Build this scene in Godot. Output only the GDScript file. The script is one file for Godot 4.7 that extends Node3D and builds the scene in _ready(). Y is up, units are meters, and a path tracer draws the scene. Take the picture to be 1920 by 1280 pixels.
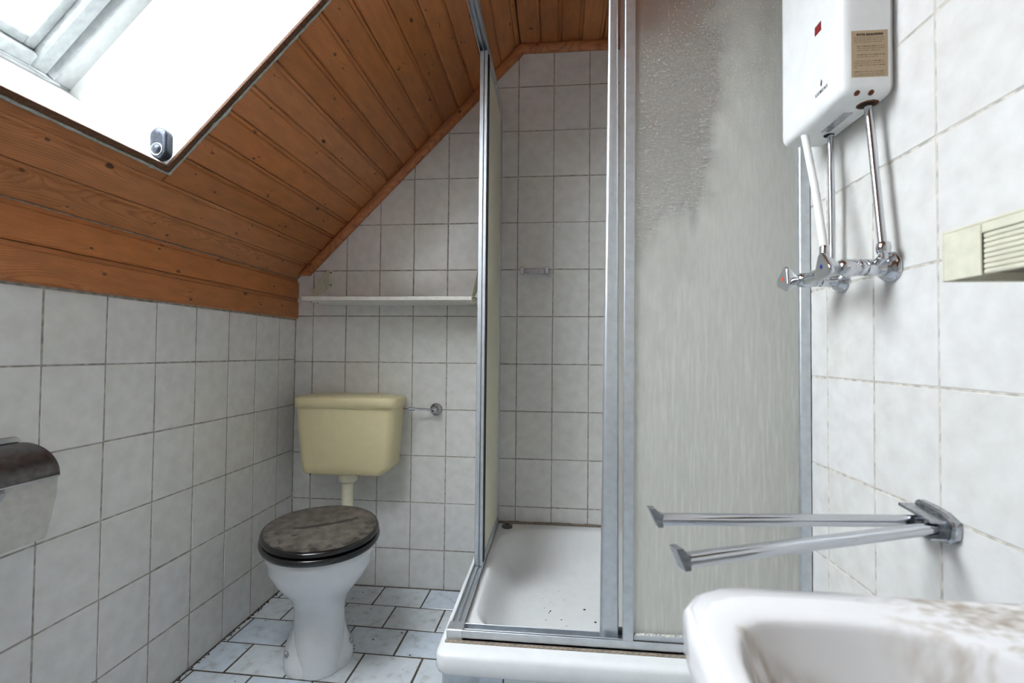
extends Node3D
# An attic shower room: skylight in a boarded slope, tiled walls, toilet, shower corner, water heater, basin.
# x runs right from the left wall, y up from the floor, z towards the camera from the back wall.

const W := 1.775            # room width
const L := 2.52             # room length
const KNEE := 1.345         # height where the slope begins
const RX := 1.0055          # where the slope meets the flat ceiling
const CH := 2.362           # flat ceiling
var TH := atan2(CH - KNEE, RX)
var M := {}
var tile_cache := {}
var rng := RandomNumberGenerator.new()
var used := {}

# ------------------------------------------------------------------ helpers
func numbered(called: String) -> String:
	var n: int = used.get(called, 0)
	used[called] = n + 1
	return called if n == 0 else "%s_%03d" % [called, n]

func thing(called: String, label: String, category: String, at := Vector3.ZERO, group := "") -> Node3D:
	var o := Node3D.new()
	o.name = numbered(called)
	add_child(o)
	o.position = at
	o.set_meta("label", label)
	o.set_meta("category", category)
	if group != "":
		o.set_meta("group", group)
	return o

func struct(called: String, label := "") -> Node3D:
	var o := Node3D.new()
	o.name = called
	add_child(o)
	o.set_meta("kind", "structure")
	if label != "":
		o.set_meta("label", label)
	return o

func tool() -> SurfaceTool:
	var st := SurfaceTool.new()
	st.begin(Mesh.PRIMITIVE_TRIANGLES)
	st.set_smooth_group(-1)
	return st

func put(st: SurfaceTool, called: String, m: Material, parent: Node3D, label := "") -> MeshInstance3D:
	st.generate_normals()
	var o := MeshInstance3D.new()
	o.mesh = st.commit()
	o.name = called
	o.material_override = null
	o.set_surface_override_material(0, m)
	parent.add_child(o, true)
	if label != "":
		o.set_meta("label", label)
	return o

func putm(mesh: Mesh, called: String, m: Material, parent: Node3D, t := Transform3D()) -> MeshInstance3D:
	var o := MeshInstance3D.new()
	o.mesh = mesh
	o.name = called
	o.transform = t
	o.set_surface_override_material(0, m)
	parent.add_child(o, true)
	return o

# a convex face, turned away from the point c; uv optional
func face(st: SurfaceTool, p: Array, c: Vector3, uv := []) -> void:
	var mid := Vector3.ZERO
	for q in p:
		mid += q
	mid /= p.size()
	var nrm := Vector3.ZERO
	for i in range(1, p.size() - 1):
		nrm += (p[i] - p[0]).cross(p[i + 1] - p[0])
	var flip: bool = nrm.dot(mid - c) > 0.0
	for i in range(1, p.size() - 1):
		var idx := [0, i + 1, i] if flip else [0, i, i + 1]
		for k in idx:
			st.set_uv(uv[k] if uv.size() > 0 else Vector2(0.0, 0.0))
			st.add_vertex(p[k])

# chamfered box between corners a and b
func bx(st: SurfaceTool, a: Vector3, b: Vector3, r := 0.002, t := Transform3D()) -> void:
	var c := (a + b) * 0.5
	var h := ((b - a) * 0.5).abs()
	r = minf(r, minf(h.x, minf(h.y, h.z)) * 0.9)
	var P := func(sx, sy, sz, k): # k: axis that is at full extent
		var v := Vector3(h.x - r, h.y - r, h.z - r)
		v[k] += r
		return t * (c + Vector3(v.x * sx, v.y * sy, v.z * sz))
	var cc := t * c
	st.set_smooth_group(-1)
	for s in [-1, 1]:
		face(st, [P.call(s, -1, -1, 0), P.call(s, 1, -1, 0), P.call(s, 1, 1, 0), P.call(s, -1, 1, 0)], cc)
		face(st, [P.call(-1, s, -1, 1), P.call(1, s, -1, 1), P.call(1, s, 1, 1), P.call(-1, s, 1, 1)], cc)
		face(st, [P.call(-1, -1, s, 2), P.call(1, -1, s, 2), P.call(1, 1, s, 2), P.call(-1, 1, s, 2)], cc)
		for q in [-1, 1]:
			face(st, [P.call(s, q, -1, 0), P.call(s, q, 1, 0), P.call(s, q, 1, 1), P.call(s, q, -1, 1)], cc)
			face(st, [P.call(s, -1, q, 0), P.call(s, 1, q, 0), P.call(s, 1, q, 2), P.call(s, -1, q, 2)], cc)
			face(st, [P.call(-1, s, q, 1), P.call(1, s, q, 1), P.call(1, s, q, 2), P.call(-1, s, q, 2)], cc)
			for w in [-1, 1]:
				face(st, [P.call(s, q, w, 0), P.call(s, q, w, 1), P.call(s, q, w, 2)], cc)

# skin over rings of equal point count; caps close first and last ring
func loft(st: SurfaceTool, rings: Array, cap0 := true, cap1 := true, uvf = null) -> void:
	var n: int = rings[0].size()
	var total := 0.0
	for k in rings.size() - 1:
		var mid := Vector3.ZERO
		for i in n:
			mid += rings[k][i] + rings[k + 1][i]
		mid /= 2.0 * n
		for i in n:
			var j := (i + 1) % n
			var a: Vector3 = rings[k][i]
			var b: Vector3 = rings[k][j]
			var c: Vector3 = rings[k + 1][j]
			total += (b - a).cross(c - a).dot(a - mid)
	var flip := total > 0.0
	st.set_smooth_group(0)
	for k in rings.size() - 1:
		for i in n:
			var j := (i + 1) % n
			var q := [rings[k][i], rings[k][j], rings[k + 1][j], rings[k + 1][i]]
			for m in ([0, 2, 1, 0, 3, 2] if flip else [0, 1, 2, 0, 2, 3]):
				st.set_uv(uvf.call(q[m]) if uvf != null else Vector2.ZERO)
				st.add_vertex(q[m])
	for e in [0, 1]:
		if not (cap0 if e == 0 else cap1):
			continue
		st.set_smooth_group(1 + e)
		var r: Array = rings[0] if e == 0 else rings[rings.size() - 1]
		var o: Array = rings[1] if e == 0 else rings[rings.size() - 2]
		var mid := Vector3.ZERO
		var om := Vector3.ZERO
		for i in n:
			mid += r[i] / n
			om += o[i] / n
		for i in n:
			var tri := [mid, r[i], r[(i + 1) % n]]
			var nn: Vector3 = (tri[1] - tri[0]).cross(tri[2] - tri[0])
			if nn.dot(mid - om) > 0.0:
				tri = [tri[0], tri[2], tri[1]]
			for v in tri:
				st.set_uv(uvf.call(v) if uvf != null else Vector2.ZERO)
				st.add_vertex(v)
	st.set_smooth_group(-1)

# round bar along a path; r a number or one radius per point
func tube(st: SurfaceTool, pts: Array, r, seg := 14, squash := 1.0) -> void:
	var rings := []
	var up := Vector3.UP
	var d0: Vector3 = (pts[1] - pts[0]).normalized()
	if absf(d0.dot(up)) > 0.9:
		up = Vector3.RIGHT
	for i in pts.size():
		var d: Vector3
		if i == 0:
			d = pts[1] - pts[0]
		elif i == pts.size() - 1:
			d = pts[i] - pts[i - 1]
		else:
			d = (pts[i + 1] - pts[i]).normalized() + (pts[i] - pts[i - 1]).normalized()
		d = d.normalized()
		var s := d.cross(up).normalized()
		up = s.cross(d).normalized()
		var rr: float = r[i] if r is Array else r
		var ring := []
		for k in seg:
			var a := TAU * k / seg
			ring.append(pts[i] + s * cos(a) * rr + up * sin(a) * rr * squash)
		rings.append(ring)
	loft(st, rings)

# profile of [radius, along] turned about an axis
func lathe(st: SurfaceTool, prof: Array, at: Vector3, axis: Vector3, seg := 24, cap0 := true, cap1 := true) -> void:
	axis = axis.normalized()
	var s := axis.cross(Vector3.UP if absf(axis.y) < 0.9 else Vector3.RIGHT).normalized()
	var u := s.cross(axis)
	var rings := []
	for p in prof:
		var ring := []
		for k in seg:
			var a := TAU * k / seg
			ring.append(at + axis * p[1] + (s * cos(a) + u * sin(a)) * maxf(p[0], 0.00005))
		rings.append(ring)
	loft(st, rings, cap0, cap1)

# polygon in the xy plane of t, from z0 to z1, edges chamfered by r at z1
func prism(st: SurfaceTool, poly: Array, z0: float, z1: float, r := 0.0, t := Transform3D()) -> void:
	var pp := PackedVector2Array(poly)
	if Geometry2D.is_polygon_clockwise(pp):
		pp.reverse()
	var n := pp.size()
	var top := pp
	if r > 0.0:
		top = inset(pp, r)
	var mid := Vector2.ZERO
	for p in pp:
		mid += p / n
	var P := func(p: Vector2, z: float) -> Vector3: return t * Vector3(p.x, p.y, z)
	st.set_smooth_group(-1)
	for i in n:
		var j := (i + 1) % n
		var e: Vector2 = pp[j] - pp[i]
		var inn := Vector2(-e.y, e.x).normalized() * 0.01
		var m2: Vector2 = (pp[i] + pp[j]) * 0.5 + inn
		var c: Vector3 = P.call(m2, (z0 + z1) * 0.5 - (z1 - z0))
		var cs: Vector3 = P.call(m2, (z0 + z1) * 0.5)
		var zr := z1 - signf(z1 - z0) * r
		face(st, [P.call(pp[i], z0), P.call(pp[j], z0), P.call(pp[j], zr), P.call(pp[i], zr)], cs)
		if r > 0.0:
			face(st, [P.call(pp[i], zr), P.call(pp[j], zr), P.call(top[j], z1), P.call(top[i], z1)], c)
	var ids := Geometry2D.triangulate_polygon(pp)
	var inner: Vector3 = P.call(mid, (z0 + z1) * 0.5)
	for k in range(0, ids.size(), 3):
		var a: Vector3 = P.call(top[ids[k]], z1)
		var b: Vector3 = P.call(top[ids[k + 1]], z1)
		var c: Vector3 = P.call(top[ids[k + 2]], z1)
		var below: Vector3 = t.basis * Vector3(0, 0, z1 - z0)
		face(st, [a, b, c], (a + b + c) / 3.0 - below)
		a = P.call(pp[ids[k]], z0)
		b = P.call(pp[ids[k + 1]], z0)
		c = P.call(pp[ids[k + 2]], z0)
		face(st, [a, b, c], (a + b + c) / 3.0 + below)

func inset(pp: PackedVector2Array, r: float) -> PackedVector2Array:
	var out := PackedVector2Array()
	var n := pp.size()
	for i in n:
		var a := (pp[i] - pp[(i + n - 1) % n]).normalized()
		var b := (pp[(i + 1) % n] - pp[i]).normalized()
		var na := Vector2(-a.y, a.x)
		var nb := Vector2(-b.y, b.x)
		var m := (na + nb)
		m = m / maxf(0.2, m.length_squared()) * 2.0
		out.append(pp[i] + m * r)
	return out

func rrect(x0: float, y0: float, x1: float, y1: float, r: float, seg := 5) -> Array:
	var out := []
	var cs := [Vector2(x1 - r, y1 - r), Vector2(x0 + r, y1 - r), Vector2(x0 + r, y0 + r), Vector2(x1 - r, y0 + r)]
	for k in 4:
		for i in seg + 1:
			var a := PI / 2 * (k + float(i) / seg)
			out.append(cs[k] + Vector2(cos(a), sin(a)) * r)
	return out

func frame(o: Vector3, x: Vector3, y: Vector3) -> Transform3D:
	return Transform3D(Basis(x, y, x.cross(y)), o)

# slope coordinates: u up the slope, n out through the roof, z along it
func sl(u: float, n: float, z: float) -> Vector3:
	return Vector3(u * cos(TH) - n * sin(TH), KNEE + u * sin(TH) + n * cos(TH), z)

# ------------------------------------------------------------------ materials
func mat(c: Color, rough := 0.5, metal := 0.0) -> StandardMaterial3D:
	var m := StandardMaterial3D.new()
	m.albedo_color = c
	m.roughness = rough
	m.metallic = metal
	return m

func noise_tex(seed_: int, freq: float, ramp: Array, size := 512, oct := 4, normal := 0.0) -> NoiseTexture2D:
	var n := FastNoiseLite.new()
	n.seed = seed_
	n.frequency = freq
	n.fractal_octaves = oct
	var t := NoiseTexture2D.new()
	t.width = size
	t.height = size
	t.seamless = true
	t.noise = n
	if normal > 0.0:
		t.as_normal_map = true
		t.bump_strength = normal
	elif ramp.size() > 0:
		var g := Gradient.new()
		g.offsets = PackedFloat32Array(ramp.map(func(e): return e[0]))
		g.colors = PackedColorArray(ramp.map(func(e): return e[1]))
		t.color_ramp = g
	return t

func tri(m: StandardMaterial3D, scale: float, offset := Vector3.ZERO) -> StandardMaterial3D:
	m.uv1_triplanar = true
	m.uv1_world_triplanar = true
	m.uv1_scale = Vector3.ONE * scale
	m.uv1_offset = offset
	return m

func wood_image() -> ImageTexture:
	# eight boards lie side by side in the picture: 176 px wide each way of 1.5 m by 88 mm
	var wide := 1536
	var high := 1024
	var strip := 128
	var im := Image.create(wide, high, false, Image.FORMAT_RGB8)
	var n1 := FastNoiseLite.new()
	n1.seed = 5
	n1.frequency = 0.004
	n1.fractal_octaves = 2
	var n2 := FastNoiseLite.new()
	n2.seed = 9
	n2.frequency = 0.05
	n2.fractal_octaves = 2
	var r := RandomNumberGenerator.new()
	r.seed = 77
	for s in high / strip:
		var knots := []
		for k in 9:
			knots.append([r.randf() * wide, (r.randf() - 0.5) * strip * 0.8, 3.0 + r.randf() * r.randf() * 6.0, r.randf()])
		var pith := (r.randf() - 0.5) * strip * 2.6
		var depth := 12.0 + r.randf() * 40.0
		var space := 5.0 + r.randf() * 4.0
		var tone := 0.94 + r.randf() * 0.12
		var warm := r.randf() * 0.06
		for x in wide:
			var h := depth + n1.get_noise_2d(x * 0.55, s * 400.0) * 46.0
			var c := pith + n1.get_noise_2d(x * 0.6, s * 400.0 + 150.0) * 26.0
			var near := knots.filter(func(k): return absf(x - k[0]) < 90.0)
			for y in strip:
				var v := y - strip * 0.5
				var rho := sqrt((v - c) * (v - c) + h * h)
				var dark := 0.0
				for k in near:
					var dx: float = (x - k[0]) / 2.6
					var dy: float = v - k[1]
					var d2: float = dx * dx + dy * dy
					var rr: float = k[2]
					rho += rr * 2.4 * exp(-d2 / (rr * rr * 7.0)) * (1.0 if v > c else -1.0)
					var kx: float = (x - k[0]) / 1.25
					var kd := sqrt(kx * kx + dy * dy) / rr
					dark = maxf(dark, clampf((1.12 - kd) * 3.0, 0.0, 1.0) * (0.55 + 0.45 * k[3]))
				rho += n2.get_noise_2d(x * 0.12, y * 1.2 + s * 91.0) * 1.6
				var f := fposmod(rho / space, 1.0)
				var late := pow(f, 2.6) * (1.0 if f < 0.93 else (1.0 - f) / 0.07)
				var fine := n2.get_noise_2d(x * 0.35, y * 7.0 + s * 311.0)
				var b := tone * (1.0 - 0.17 * late + 0.05 * fine + 0.07 * n1.get_noise_2d(x * 2.0, y * 5.0 + s * 200.0))
				var col := Color(0.70 * b, (0.435 + warm * 0.5) * b * (1.0 - 0.10 * late), (0.235 + warm) * b * (1.0 - 0.16 * late))
				col = col.lerp(Color(0.20, 0.115, 0.07), dark * 0.85)
				im.set_pixel(x, s * strip + y, col)
	return ImageTexture.create_from_image(im)

func mottled(c: Color, spread: float, rough: float, scale: float, seed_: int, metal := 0.0) -> StandardMaterial3D:
	var m := mat(Color.WHITE, rough, metal)
	var lo := Color(c.r * (1.0 - spread), c.g * (1.0 - spread), c.b * (1.0 - spread))
	var hi := Color(minf(1, c.r * (1.0 + spread)), minf(1, c.g * (1.0 + spread)), minf(1, c.b * (1.0 + spread)))
	m.albedo_texture = noise_tex(seed_, 0.012, [[0.0, lo], [0.45, c], [1.0, hi]])
	return tri(m, scale)

func materials() -> void:
	var cloud := noise_tex(11, 0.014, [[0.0, Color(0.905, 0.90, 0.895)], [0.5, Color(0.935, 0.935, 0.93)], [1.0, Color(0.965, 0.965, 0.965)]])
	var ripple := noise_tex(21, 0.02, [], 512, 3, 2.0)
	M.tile = []
	for k in 4:
		var m := mat(Color(0.925, 0.92, 0.905).lerp(Color(0.94, 0.935, 0.93), k / 3.0), 0.16)
		m.albedo_texture = cloud
		m.normal_enabled = true
		m.normal_texture = ripple
		m.normal_scale = 0.22
		tri(m, 2.2, Vector3(0.31, 0.17, 0.53) * k)
		M.tile.append(m)
	M.floor_tile = []
	for k in 3:
		var m := mat(Color(0.86, 0.90, 0.945).lerp(Color(0.89, 0.91, 0.93), k / 2.0), 0.22)
		m.albedo_texture = noise_tex(31 + k, 0.02, [[0.0, Color(0.80, 0.79, 0.77)], [0.35, Color(0.92, 0.92, 0.915)], [1.0, Color(0.97, 0.97, 0.97)]])
		tri(m, 1.7, Vector3(0.21, 0.47, 0.13) * k)
		M.floor_tile.append(m)
	M.grout = mottled(Color(0.60, 0.58, 0.545), 0.22, 0.9, 6.0, 41)
	M.grout_light = mottled(Color(0.75, 0.73, 0.69), 0.2, 0.9, 6.0, 42)
	M.grout_dark = mottled(Color(0.30, 0.27, 0.235), 0.35, 0.95, 9.0, 43)
	var wood := wood_image()
	M.board = mat(Color.WHITE, 0.38)
	M.board.albedo_texture = wood
	M.trim = mat(Color(1.0, 0.94, 0.90), 0.36)
	M.trim.albedo_texture = wood
	M.white = mat(Color(0.87, 0.875, 0.88), 0.55)
	M.frame_paint = mottled(Color(0.74, 0.75, 0.75), 0.06, 0.5, 5.0, 44)
	M.sash_paint = mottled(Color(0.56, 0.575, 0.575), 0.12, 0.6, 7.0, 63)
	M.reveal = mat(Color(0.93, 0.93, 0.92), 0.45)
	M.chip = mottled(Color(0.33, 0.215, 0.14), 0.45, 0.85, 22.0, 45)
	M.caulk = mottled(Color(0.60, 0.63, 0.60), 0.15, 0.7, 12.0, 46)
	M.roof = mat(Color(0.35, 0.33, 0.31), 0.9)
	M.plaster = mat(Color(0.86, 0.85, 0.83), 0.8)
	M.glass = mat(Color(0.96, 0.98, 0.98, 0.06), 0.02)
	M.glass.transparency = BaseMaterial3D.TRANSPARENCY_ALPHA
	M.chrome = mat(Color(0.80, 0.81, 0.83), 0.10, 1.0)
	M.chrome_dull = mottled(Color(0.66, 0.67, 0.69), 0.18, 0.24, 14.0, 47, 1.0)
	M.alu = mottled(Color(0.82, 0.84, 0.86), 0.04, 0.46, 5.0, 48, 1.0)
	M.steel = mottled(Color(0.42, 0.41, 0.41), 0.16, 0.33, 8.0, 49, 1.0)
	M.latch = mottled(Color(0.20, 0.215, 0.245), 0.35, 0.30, 18.0, 61, 0.7)
	M.flap = mottled(Color(0.70, 0.69, 0.665), 0.05, 0.45, 6.0, 62)
	M.rubber = mat(Color(0.055, 0.055, 0.055), 0.7)
	M.enamel = mottled(Color(0.915, 0.92, 0.92), 0.012, 0.12, 3.0, 50)
	M.ceramic = mottled(Color(0.895, 0.90, 0.905), 0.012, 0.09, 3.0, 51)
	M.cistern = mottled(Color(0.885, 0.835, 0.665), 0.015, 0.3, 3.0, 52)
	M.pvc = mottled(Color(0.89, 0.87, 0.77), 0.03, 0.35, 4.0, 53)
	M.cream = mottled(Color(0.835, 0.825, 0.745), 0.04, 0.45, 5.0, 54)
	M.seat = mat(Color(0.075, 0.075, 0.08), 0.22)
	M.heater = mottled(Color(0.93, 0.935, 0.935), 0.02, 0.3, 3.0, 55)
	M.shelf = mottled(Color(0.89, 0.88, 0.85), 0.04, 0.45, 5.0, 56)
	M.hose = mat(Color(0.93, 0.93, 0.92), 0.4)
	M.rust = mottled(Color(0.36, 0.19, 0.09), 0.5, 0.9, 30.0, 57)
	M.dark = mat(Color(0.035, 0.03, 0.028), 0.8)
	M.red = mat(Color(0.50, 0.06, 0.08), 0.35)
	M.ink = mat(Color(0.12, 0.13, 0.15), 0.6)
	M.dirt = mottled(Color(0.19, 0.16, 0.135), 0.4, 0.95, 20.0, 58)
	M.sealant = mottled(Color(0.50, 0.455, 0.40), 0.3, 0.7, 14.0, 59)
	M.lime = mottled(Color(0.86, 0.86, 0.83), 0.08, 0.9, 20.0, 60)

# ------------------------------------------------------------------ tiles
func tile_mesh(poly: PackedVector2Array) -> ArrayMesh:
	var key := ""
	for p in poly:
		key += "%d,%d;" % [roundi(p.x * 2000), roundi(p.y * 2000)]
	if not tile_cache.has(key):
		var st := tool()
		prism(st, Array(poly), -0.006, 0.0, 0.0013)
		st.generate_normals()
		tile_cache[key] = st.commit()
	return tile_cache[key]

# tiles in the cells of a grid, cut to a polygon; t puts the grid's plane into the room, facing its z
func tiles(parent: Node3D, xs: Array, ys: Array, clip: PackedVector2Array, t: Transform3D, mats: Array, skip := Rect2()) -> void:
	for j in ys.size() - 1:
		var row: Array = xs[j % xs.size()] if xs[0] is Array else xs
		for i in row.size() - 1:
			cut_tile(parent, Rect2(row[i], ys[j], row[i + 1] - row[i], ys[j + 1] - ys[j]), clip, t, mats, skip)

func cut_tile(parent: Node3D, cell: Rect2, clip: PackedVector2Array, t: Transform3D, mats: Array, skip: Rect2) -> void:
	if skip.has_area() and skip.encloses(cell):
		return
	var g := 0.0017
	var a := cell.position + Vector2(g, g)
	var b := cell.end - Vector2(g, g)
	if b.x - a.x < 0.004 or b.y - a.y < 0.004:
		return
	var rect := PackedVector2Array([a, Vector2(b.x, a.y), b, Vector2(a.x, b.y)])
	var poly := rect
	if clip.size() > 0:
		var got := Geometry2D.intersect_polygons(rect, clip)
		if got.is_empty():
			return
		poly = got[0]
		if Geometry2D.is_polygon_clockwise(poly):
			poly.reverse()
	var area := 0.0
	for i in poly.size():
		area += poly[i].cross(poly[(i + 1) % poly.size()]) * 0.5
	if absf(area) < 0.0002:
		return
	var c := Vector2.ZERO
	for p in poly:
		c += p / poly.size()
	var q := PackedVector2Array()
	for p in poly:
		q.append(p - c)
	var wob := Basis.from_euler(Vector3(rng.randfn(0.0, 0.0022), rng.randfn(0.0, 0.0022), rng.randfn(0.0, 0.0012)))
	var at := Transform3D(wob, Vector3(c.x + rng.randfn(0, 0.0003), c.y + rng.randfn(0, 0.0003), rng.randfn(0, 0.00025)))
	putm(tile_mesh(q), "tile", mats[rng.randi() % mats.size()], parent, t * at)

func steps(from: float, step: float, lo: float, hi: float) -> Array:
	var out := [lo]
	var v := from - floorf((from - lo) / step) * step
	if v - lo < 0.006:
		v += step
	while v < hi - 0.006:
		out.append(v)
		v += step
	out.append(hi)
	return out

# ------------------------------------------------------------------ boards
# tongue and groove board: w across, from z0 to z1; t maps (across, towards the room, along)
func board(parent: Node3D, w: float, z0: float, z1: float, t: Transform3D, m: Material) -> void:
	var face_w := minf(w, 0.0775)
	var prof := [Vector2(0.0004, -0.0155), Vector2(0.0004, -0.0065), Vector2(0.0012, -0.0040), Vector2(0.0055, 0.0), Vector2(face_w - 0.0055, 0.0), Vector2(face_w - 0.0012, -0.0040), Vector2(face_w, -0.0070)]
	if w > face_w + 0.001:
		prof.append(Vector2(w - 0.0018, -0.0070))
		prof.append(Vector2(w - 0.0015, -0.0130))
		prof.append(Vector2(w, -0.0130))
	prof.append(Vector2(w, -0.0155))
	if w < 0.03:
		prof = [Vector2(0, -0.0155), Vector2(0, -0.0045), Vector2(w, -0.0045), Vector2(w, -0.0155)]
	var s := rng.randi() % 8
	var off := rng.randf()
	var turn := rng.randf() < 0.5
	var st := tool()
	var n := prof.size()
	var mid := Vector3(w * 0.5, -0.009, (z0 + z1) * 0.5)
	var uv := func(p: Vector2, z: float) -> Vector2:
		var v := clampf(p.x / 0.088, 0.01, 0.99)
		return Vector2(off + (z if turn else -z) / 1.5, (s + (v if turn else 1.0 - v)) / 8.0)
	for i in n:
		var a: Vector2 = prof[i]
		var b: Vector2 = prof[(i + 1) % n]
		var p := [Vector3(a.x, a.y, z0), Vector3(b.x, b.y, z0), Vector3(b.x, b.y, z1), Vector3(a.x, a.y, z1)]
		var nrm := Vector3(-(b.y - a.y), b.x - a.x, 0)
		var mm: Vector3 = (p[0] + p[2]) * 0.5
		face(st, p.map(func(q): return t * q), t * (mm - nrm.normalized() * 0.01), [uv.call(a, z0), uv.call(b, z0), uv.call(b, z1), uv.call(a, z1)])
	for z in [z0, z1]:
		for i in range(1, n - 1):
			var q := [Vector3(prof[0].x, prof[0].y, z), Vector3(prof[i].x, prof[i].y, z), Vector3(prof[i + 1].x, prof[i + 1].y, z)]
			face(st, q.map(func(e): return t * e), t * mid, [uv.call(prof[0], z), uv.call(prof[i], z), uv.call(prof[i + 1], z)])
	put(st, "board", m, parent)

# ------------------------------------------------------------------ the room
func room() -> void:
	var joint := 0.0010
	# floor
	var fl := struct("floor", "pale blue-white floor tiles in running bond with dark joints")
	var st := tool()
	bx(st, Vector3(-0.15, -0.2, -0.15), Vector3(W + 0.15, -joint, L + 0.15), 0.001)
	put(st, "screed", M.grout_dark, fl)
	var rot := Transform3D(Basis(Vector3(1, 0, 0.02).normalized(), Vector3(-0.02, 0, 1).normalized() * -1.0, Vector3.UP), Vector3.ZERO)
	var inv := rot.affine_inverse()
	var clip := PackedVector2Array()
	for p in [Vector3(0.004, 0, 0.004), Vector3(W - 0.004, 0, 0.004), Vector3(W - 0.004, 0, L), Vector3(0.004, 0, L)]:
		var q: Vector3 = inv * p
		clip.append(Vector2(q.x, q.y))
	for k in 17:
		var z0 := -0.011 + 0.1478 * k
		var xs := steps(0.436 if k % 2 == 0 else 0.538, 0.2025, -0.2, 2.0)
		for i in xs.size() - 1:
			var cell := Rect2(xs[i], -(z0 + 0.1478), xs[i + 1] - xs[i], 0.1478)
			if cell.position.x > 0.9 and z0 + 0.15 < 0.86:
				continue
			cut_tile(fl, cell.grow(-0.0011), clip, rot, M.floor_tile, Rect2())
	# back wall
	var wb := struct("wall_back", "back wall of greyish white portrait tiles under the slope")
	st = tool()
	prism(st, [Vector2(-0.02, -0.1), Vector2(W + 0.02, -0.1), Vector2(W + 0.02, CH + 0.02), Vector2(RX, CH + 0.02), Vector2(-0.02, KNEE)], -0.16, -joint)
	put(st, "backing", M.grout, wb)
	var under := PackedVector2Array([Vector2(0.002, 0.002), Vector2(W - 0.002, 0.002), Vector2(W - 0.002, CH - 0.002), Vector2(RX, CH - 0.002), Vector2(0.002, KNEE - 0.002)])
	tiles(wb, steps(0.0829, 0.153, 0.0, W), [0.0, 0.167, 0.3695, 0.572, 0.7745, 0.977, 1.181, 1.384, 1.588, 1.788, 1.988, 2.182, CH], under, Transform3D(), M.tile, Rect2(0.9, -0.01, 1.0, 0.28))
	# left wall
	var wl := struct("wall_left", "low left wall of grey-white tiles below the pine boards")
	st = tool()
	bx(st, Vector3(-0.16, -0.1, -0.16), Vector3(-joint, KNEE + 0.02, L + 0.15), 0.001)
	put(st, "backing", M.grout, wl)
	var tl := frame(Vector3.ZERO, Vector3(0, 0, -1), Vector3.UP)
	var zs := steps(0.1214, 0.153, 0.0, L)
	zs.reverse()
	tiles(wl, zs.map(func(v): return -v), [0.0, 0.176, 0.3785, 0.581, 0.7835, 0.986, 1.164], PackedVector2Array(), tl, M.tile)
	# right wall
	var wr := struct("wall_right", "tall right wall of bluish white tiles")
	st = tool()
	bx(st, Vector3(W + joint, -0.1, -0.16), Vector3(W + 0.16, CH + 0.02, L + 0.15), 0.001)
	put(st, "backing", M.grout_light, wr)
	var tr := frame(Vector3(W, 0, 0), Vector3(0, 0, 1), Vector3.UP)
	tiles(wr, steps(0.8918, 0.153, 0.0, L), [0.0, 0.1666, 0.369, 0.5716, 0.774, 0.9766, 1.179, 1.3816, 1.584, 1.7866, 1.989, 2.19, CH], PackedVector2Array(), tr, M.tile)
	# wall behind the camera
	var wf := struct("wall_front", "plain plastered wall opposite the shower")
	st = tool()
	prism(st, [Vector2(-0.02, -0.1), Vector2(W + 0.02, -0.1), Vector2(W + 0.02, CH + 0.02), Vector2(RX, CH + 0.02), Vector2(-0.02, KNEE)], L, L + 0.15)
	put(st, "plaster", M.plaster, wf)
	# ceiling: boards on a slab with the skylight cut out of the slope
	var ce := struct("ceiling", "varnished brown pine boards on the slope and the flat ceiling")
	var ulen := RX / cos(TH)
	var slab := func(u0: float, u1: float, z0: float, z1: float) -> void:
		var s2 := tool()
		bx(s2, Vector3(u0, 0.016, z0), Vector3(u1, 0.40, z1), 0.001, frame(Vector3(0, KNEE, 0), Vector3(cos(TH), sin(TH), 0), Vector3(-sin(TH), cos(TH), 0)))
		put(s2, "slope_slab", M.roof, ce)
	st = tool()
	prism(st, [Vector2(-0.5, 0.016), Vector2(OU0 - 0.021, 0.016), Vector2(UF - 0.030, 0.40), Vector2(-0.5, 0.40)], -0.16, L + 0.15, 0.0, frame(Vector3(0, KNEE, 0), Vector3(cos(TH), sin(TH), 0), Vector3(-sin(TH), cos(TH), 0)))
	put(st, "slope_slab", M.roof, ce)
	slab.call(OU1 + 0.017, ulen + 0.3, -0.16, L + 0.15)
	slab.call(UF - 0.08, OU1 + 0.017, -0.16, OZ0 - 0.017)
	slab.call(UF - 0.08, OU1 + 0.017, OZ1 + 0.017, L + 0.15)
	st = tool()
	bx(st, Vector3(RX - 0.1, CH + 0.016, -0.16), Vector3(W + 0.16, CH + 0.3, L + 0.15), 0.001)
	put(st, "flat_slab", M.roof, ce)
	# upright boards over the left wall's tiles
	for k in 2:
		board(wl, 0.0885, 0.001, L, frame(Vector3(0.0135, 1.168 + k * 0.0885, 0), Vector3.UP, Vector3.RIGHT) * Transform3D(Basis.from_scale(Vector3(1, 1, -1)), Vector3.ZERO), M.board)
	var bt := Transform3D(Basis(Vector3(cos(TH), sin(TH), 0), Vector3(sin(TH), -cos(TH), 0), Vector3(0, 0, 1)), Vector3(0, KNEE, 0))
	var u := 0.0
	var gap := 0.0225
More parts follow.
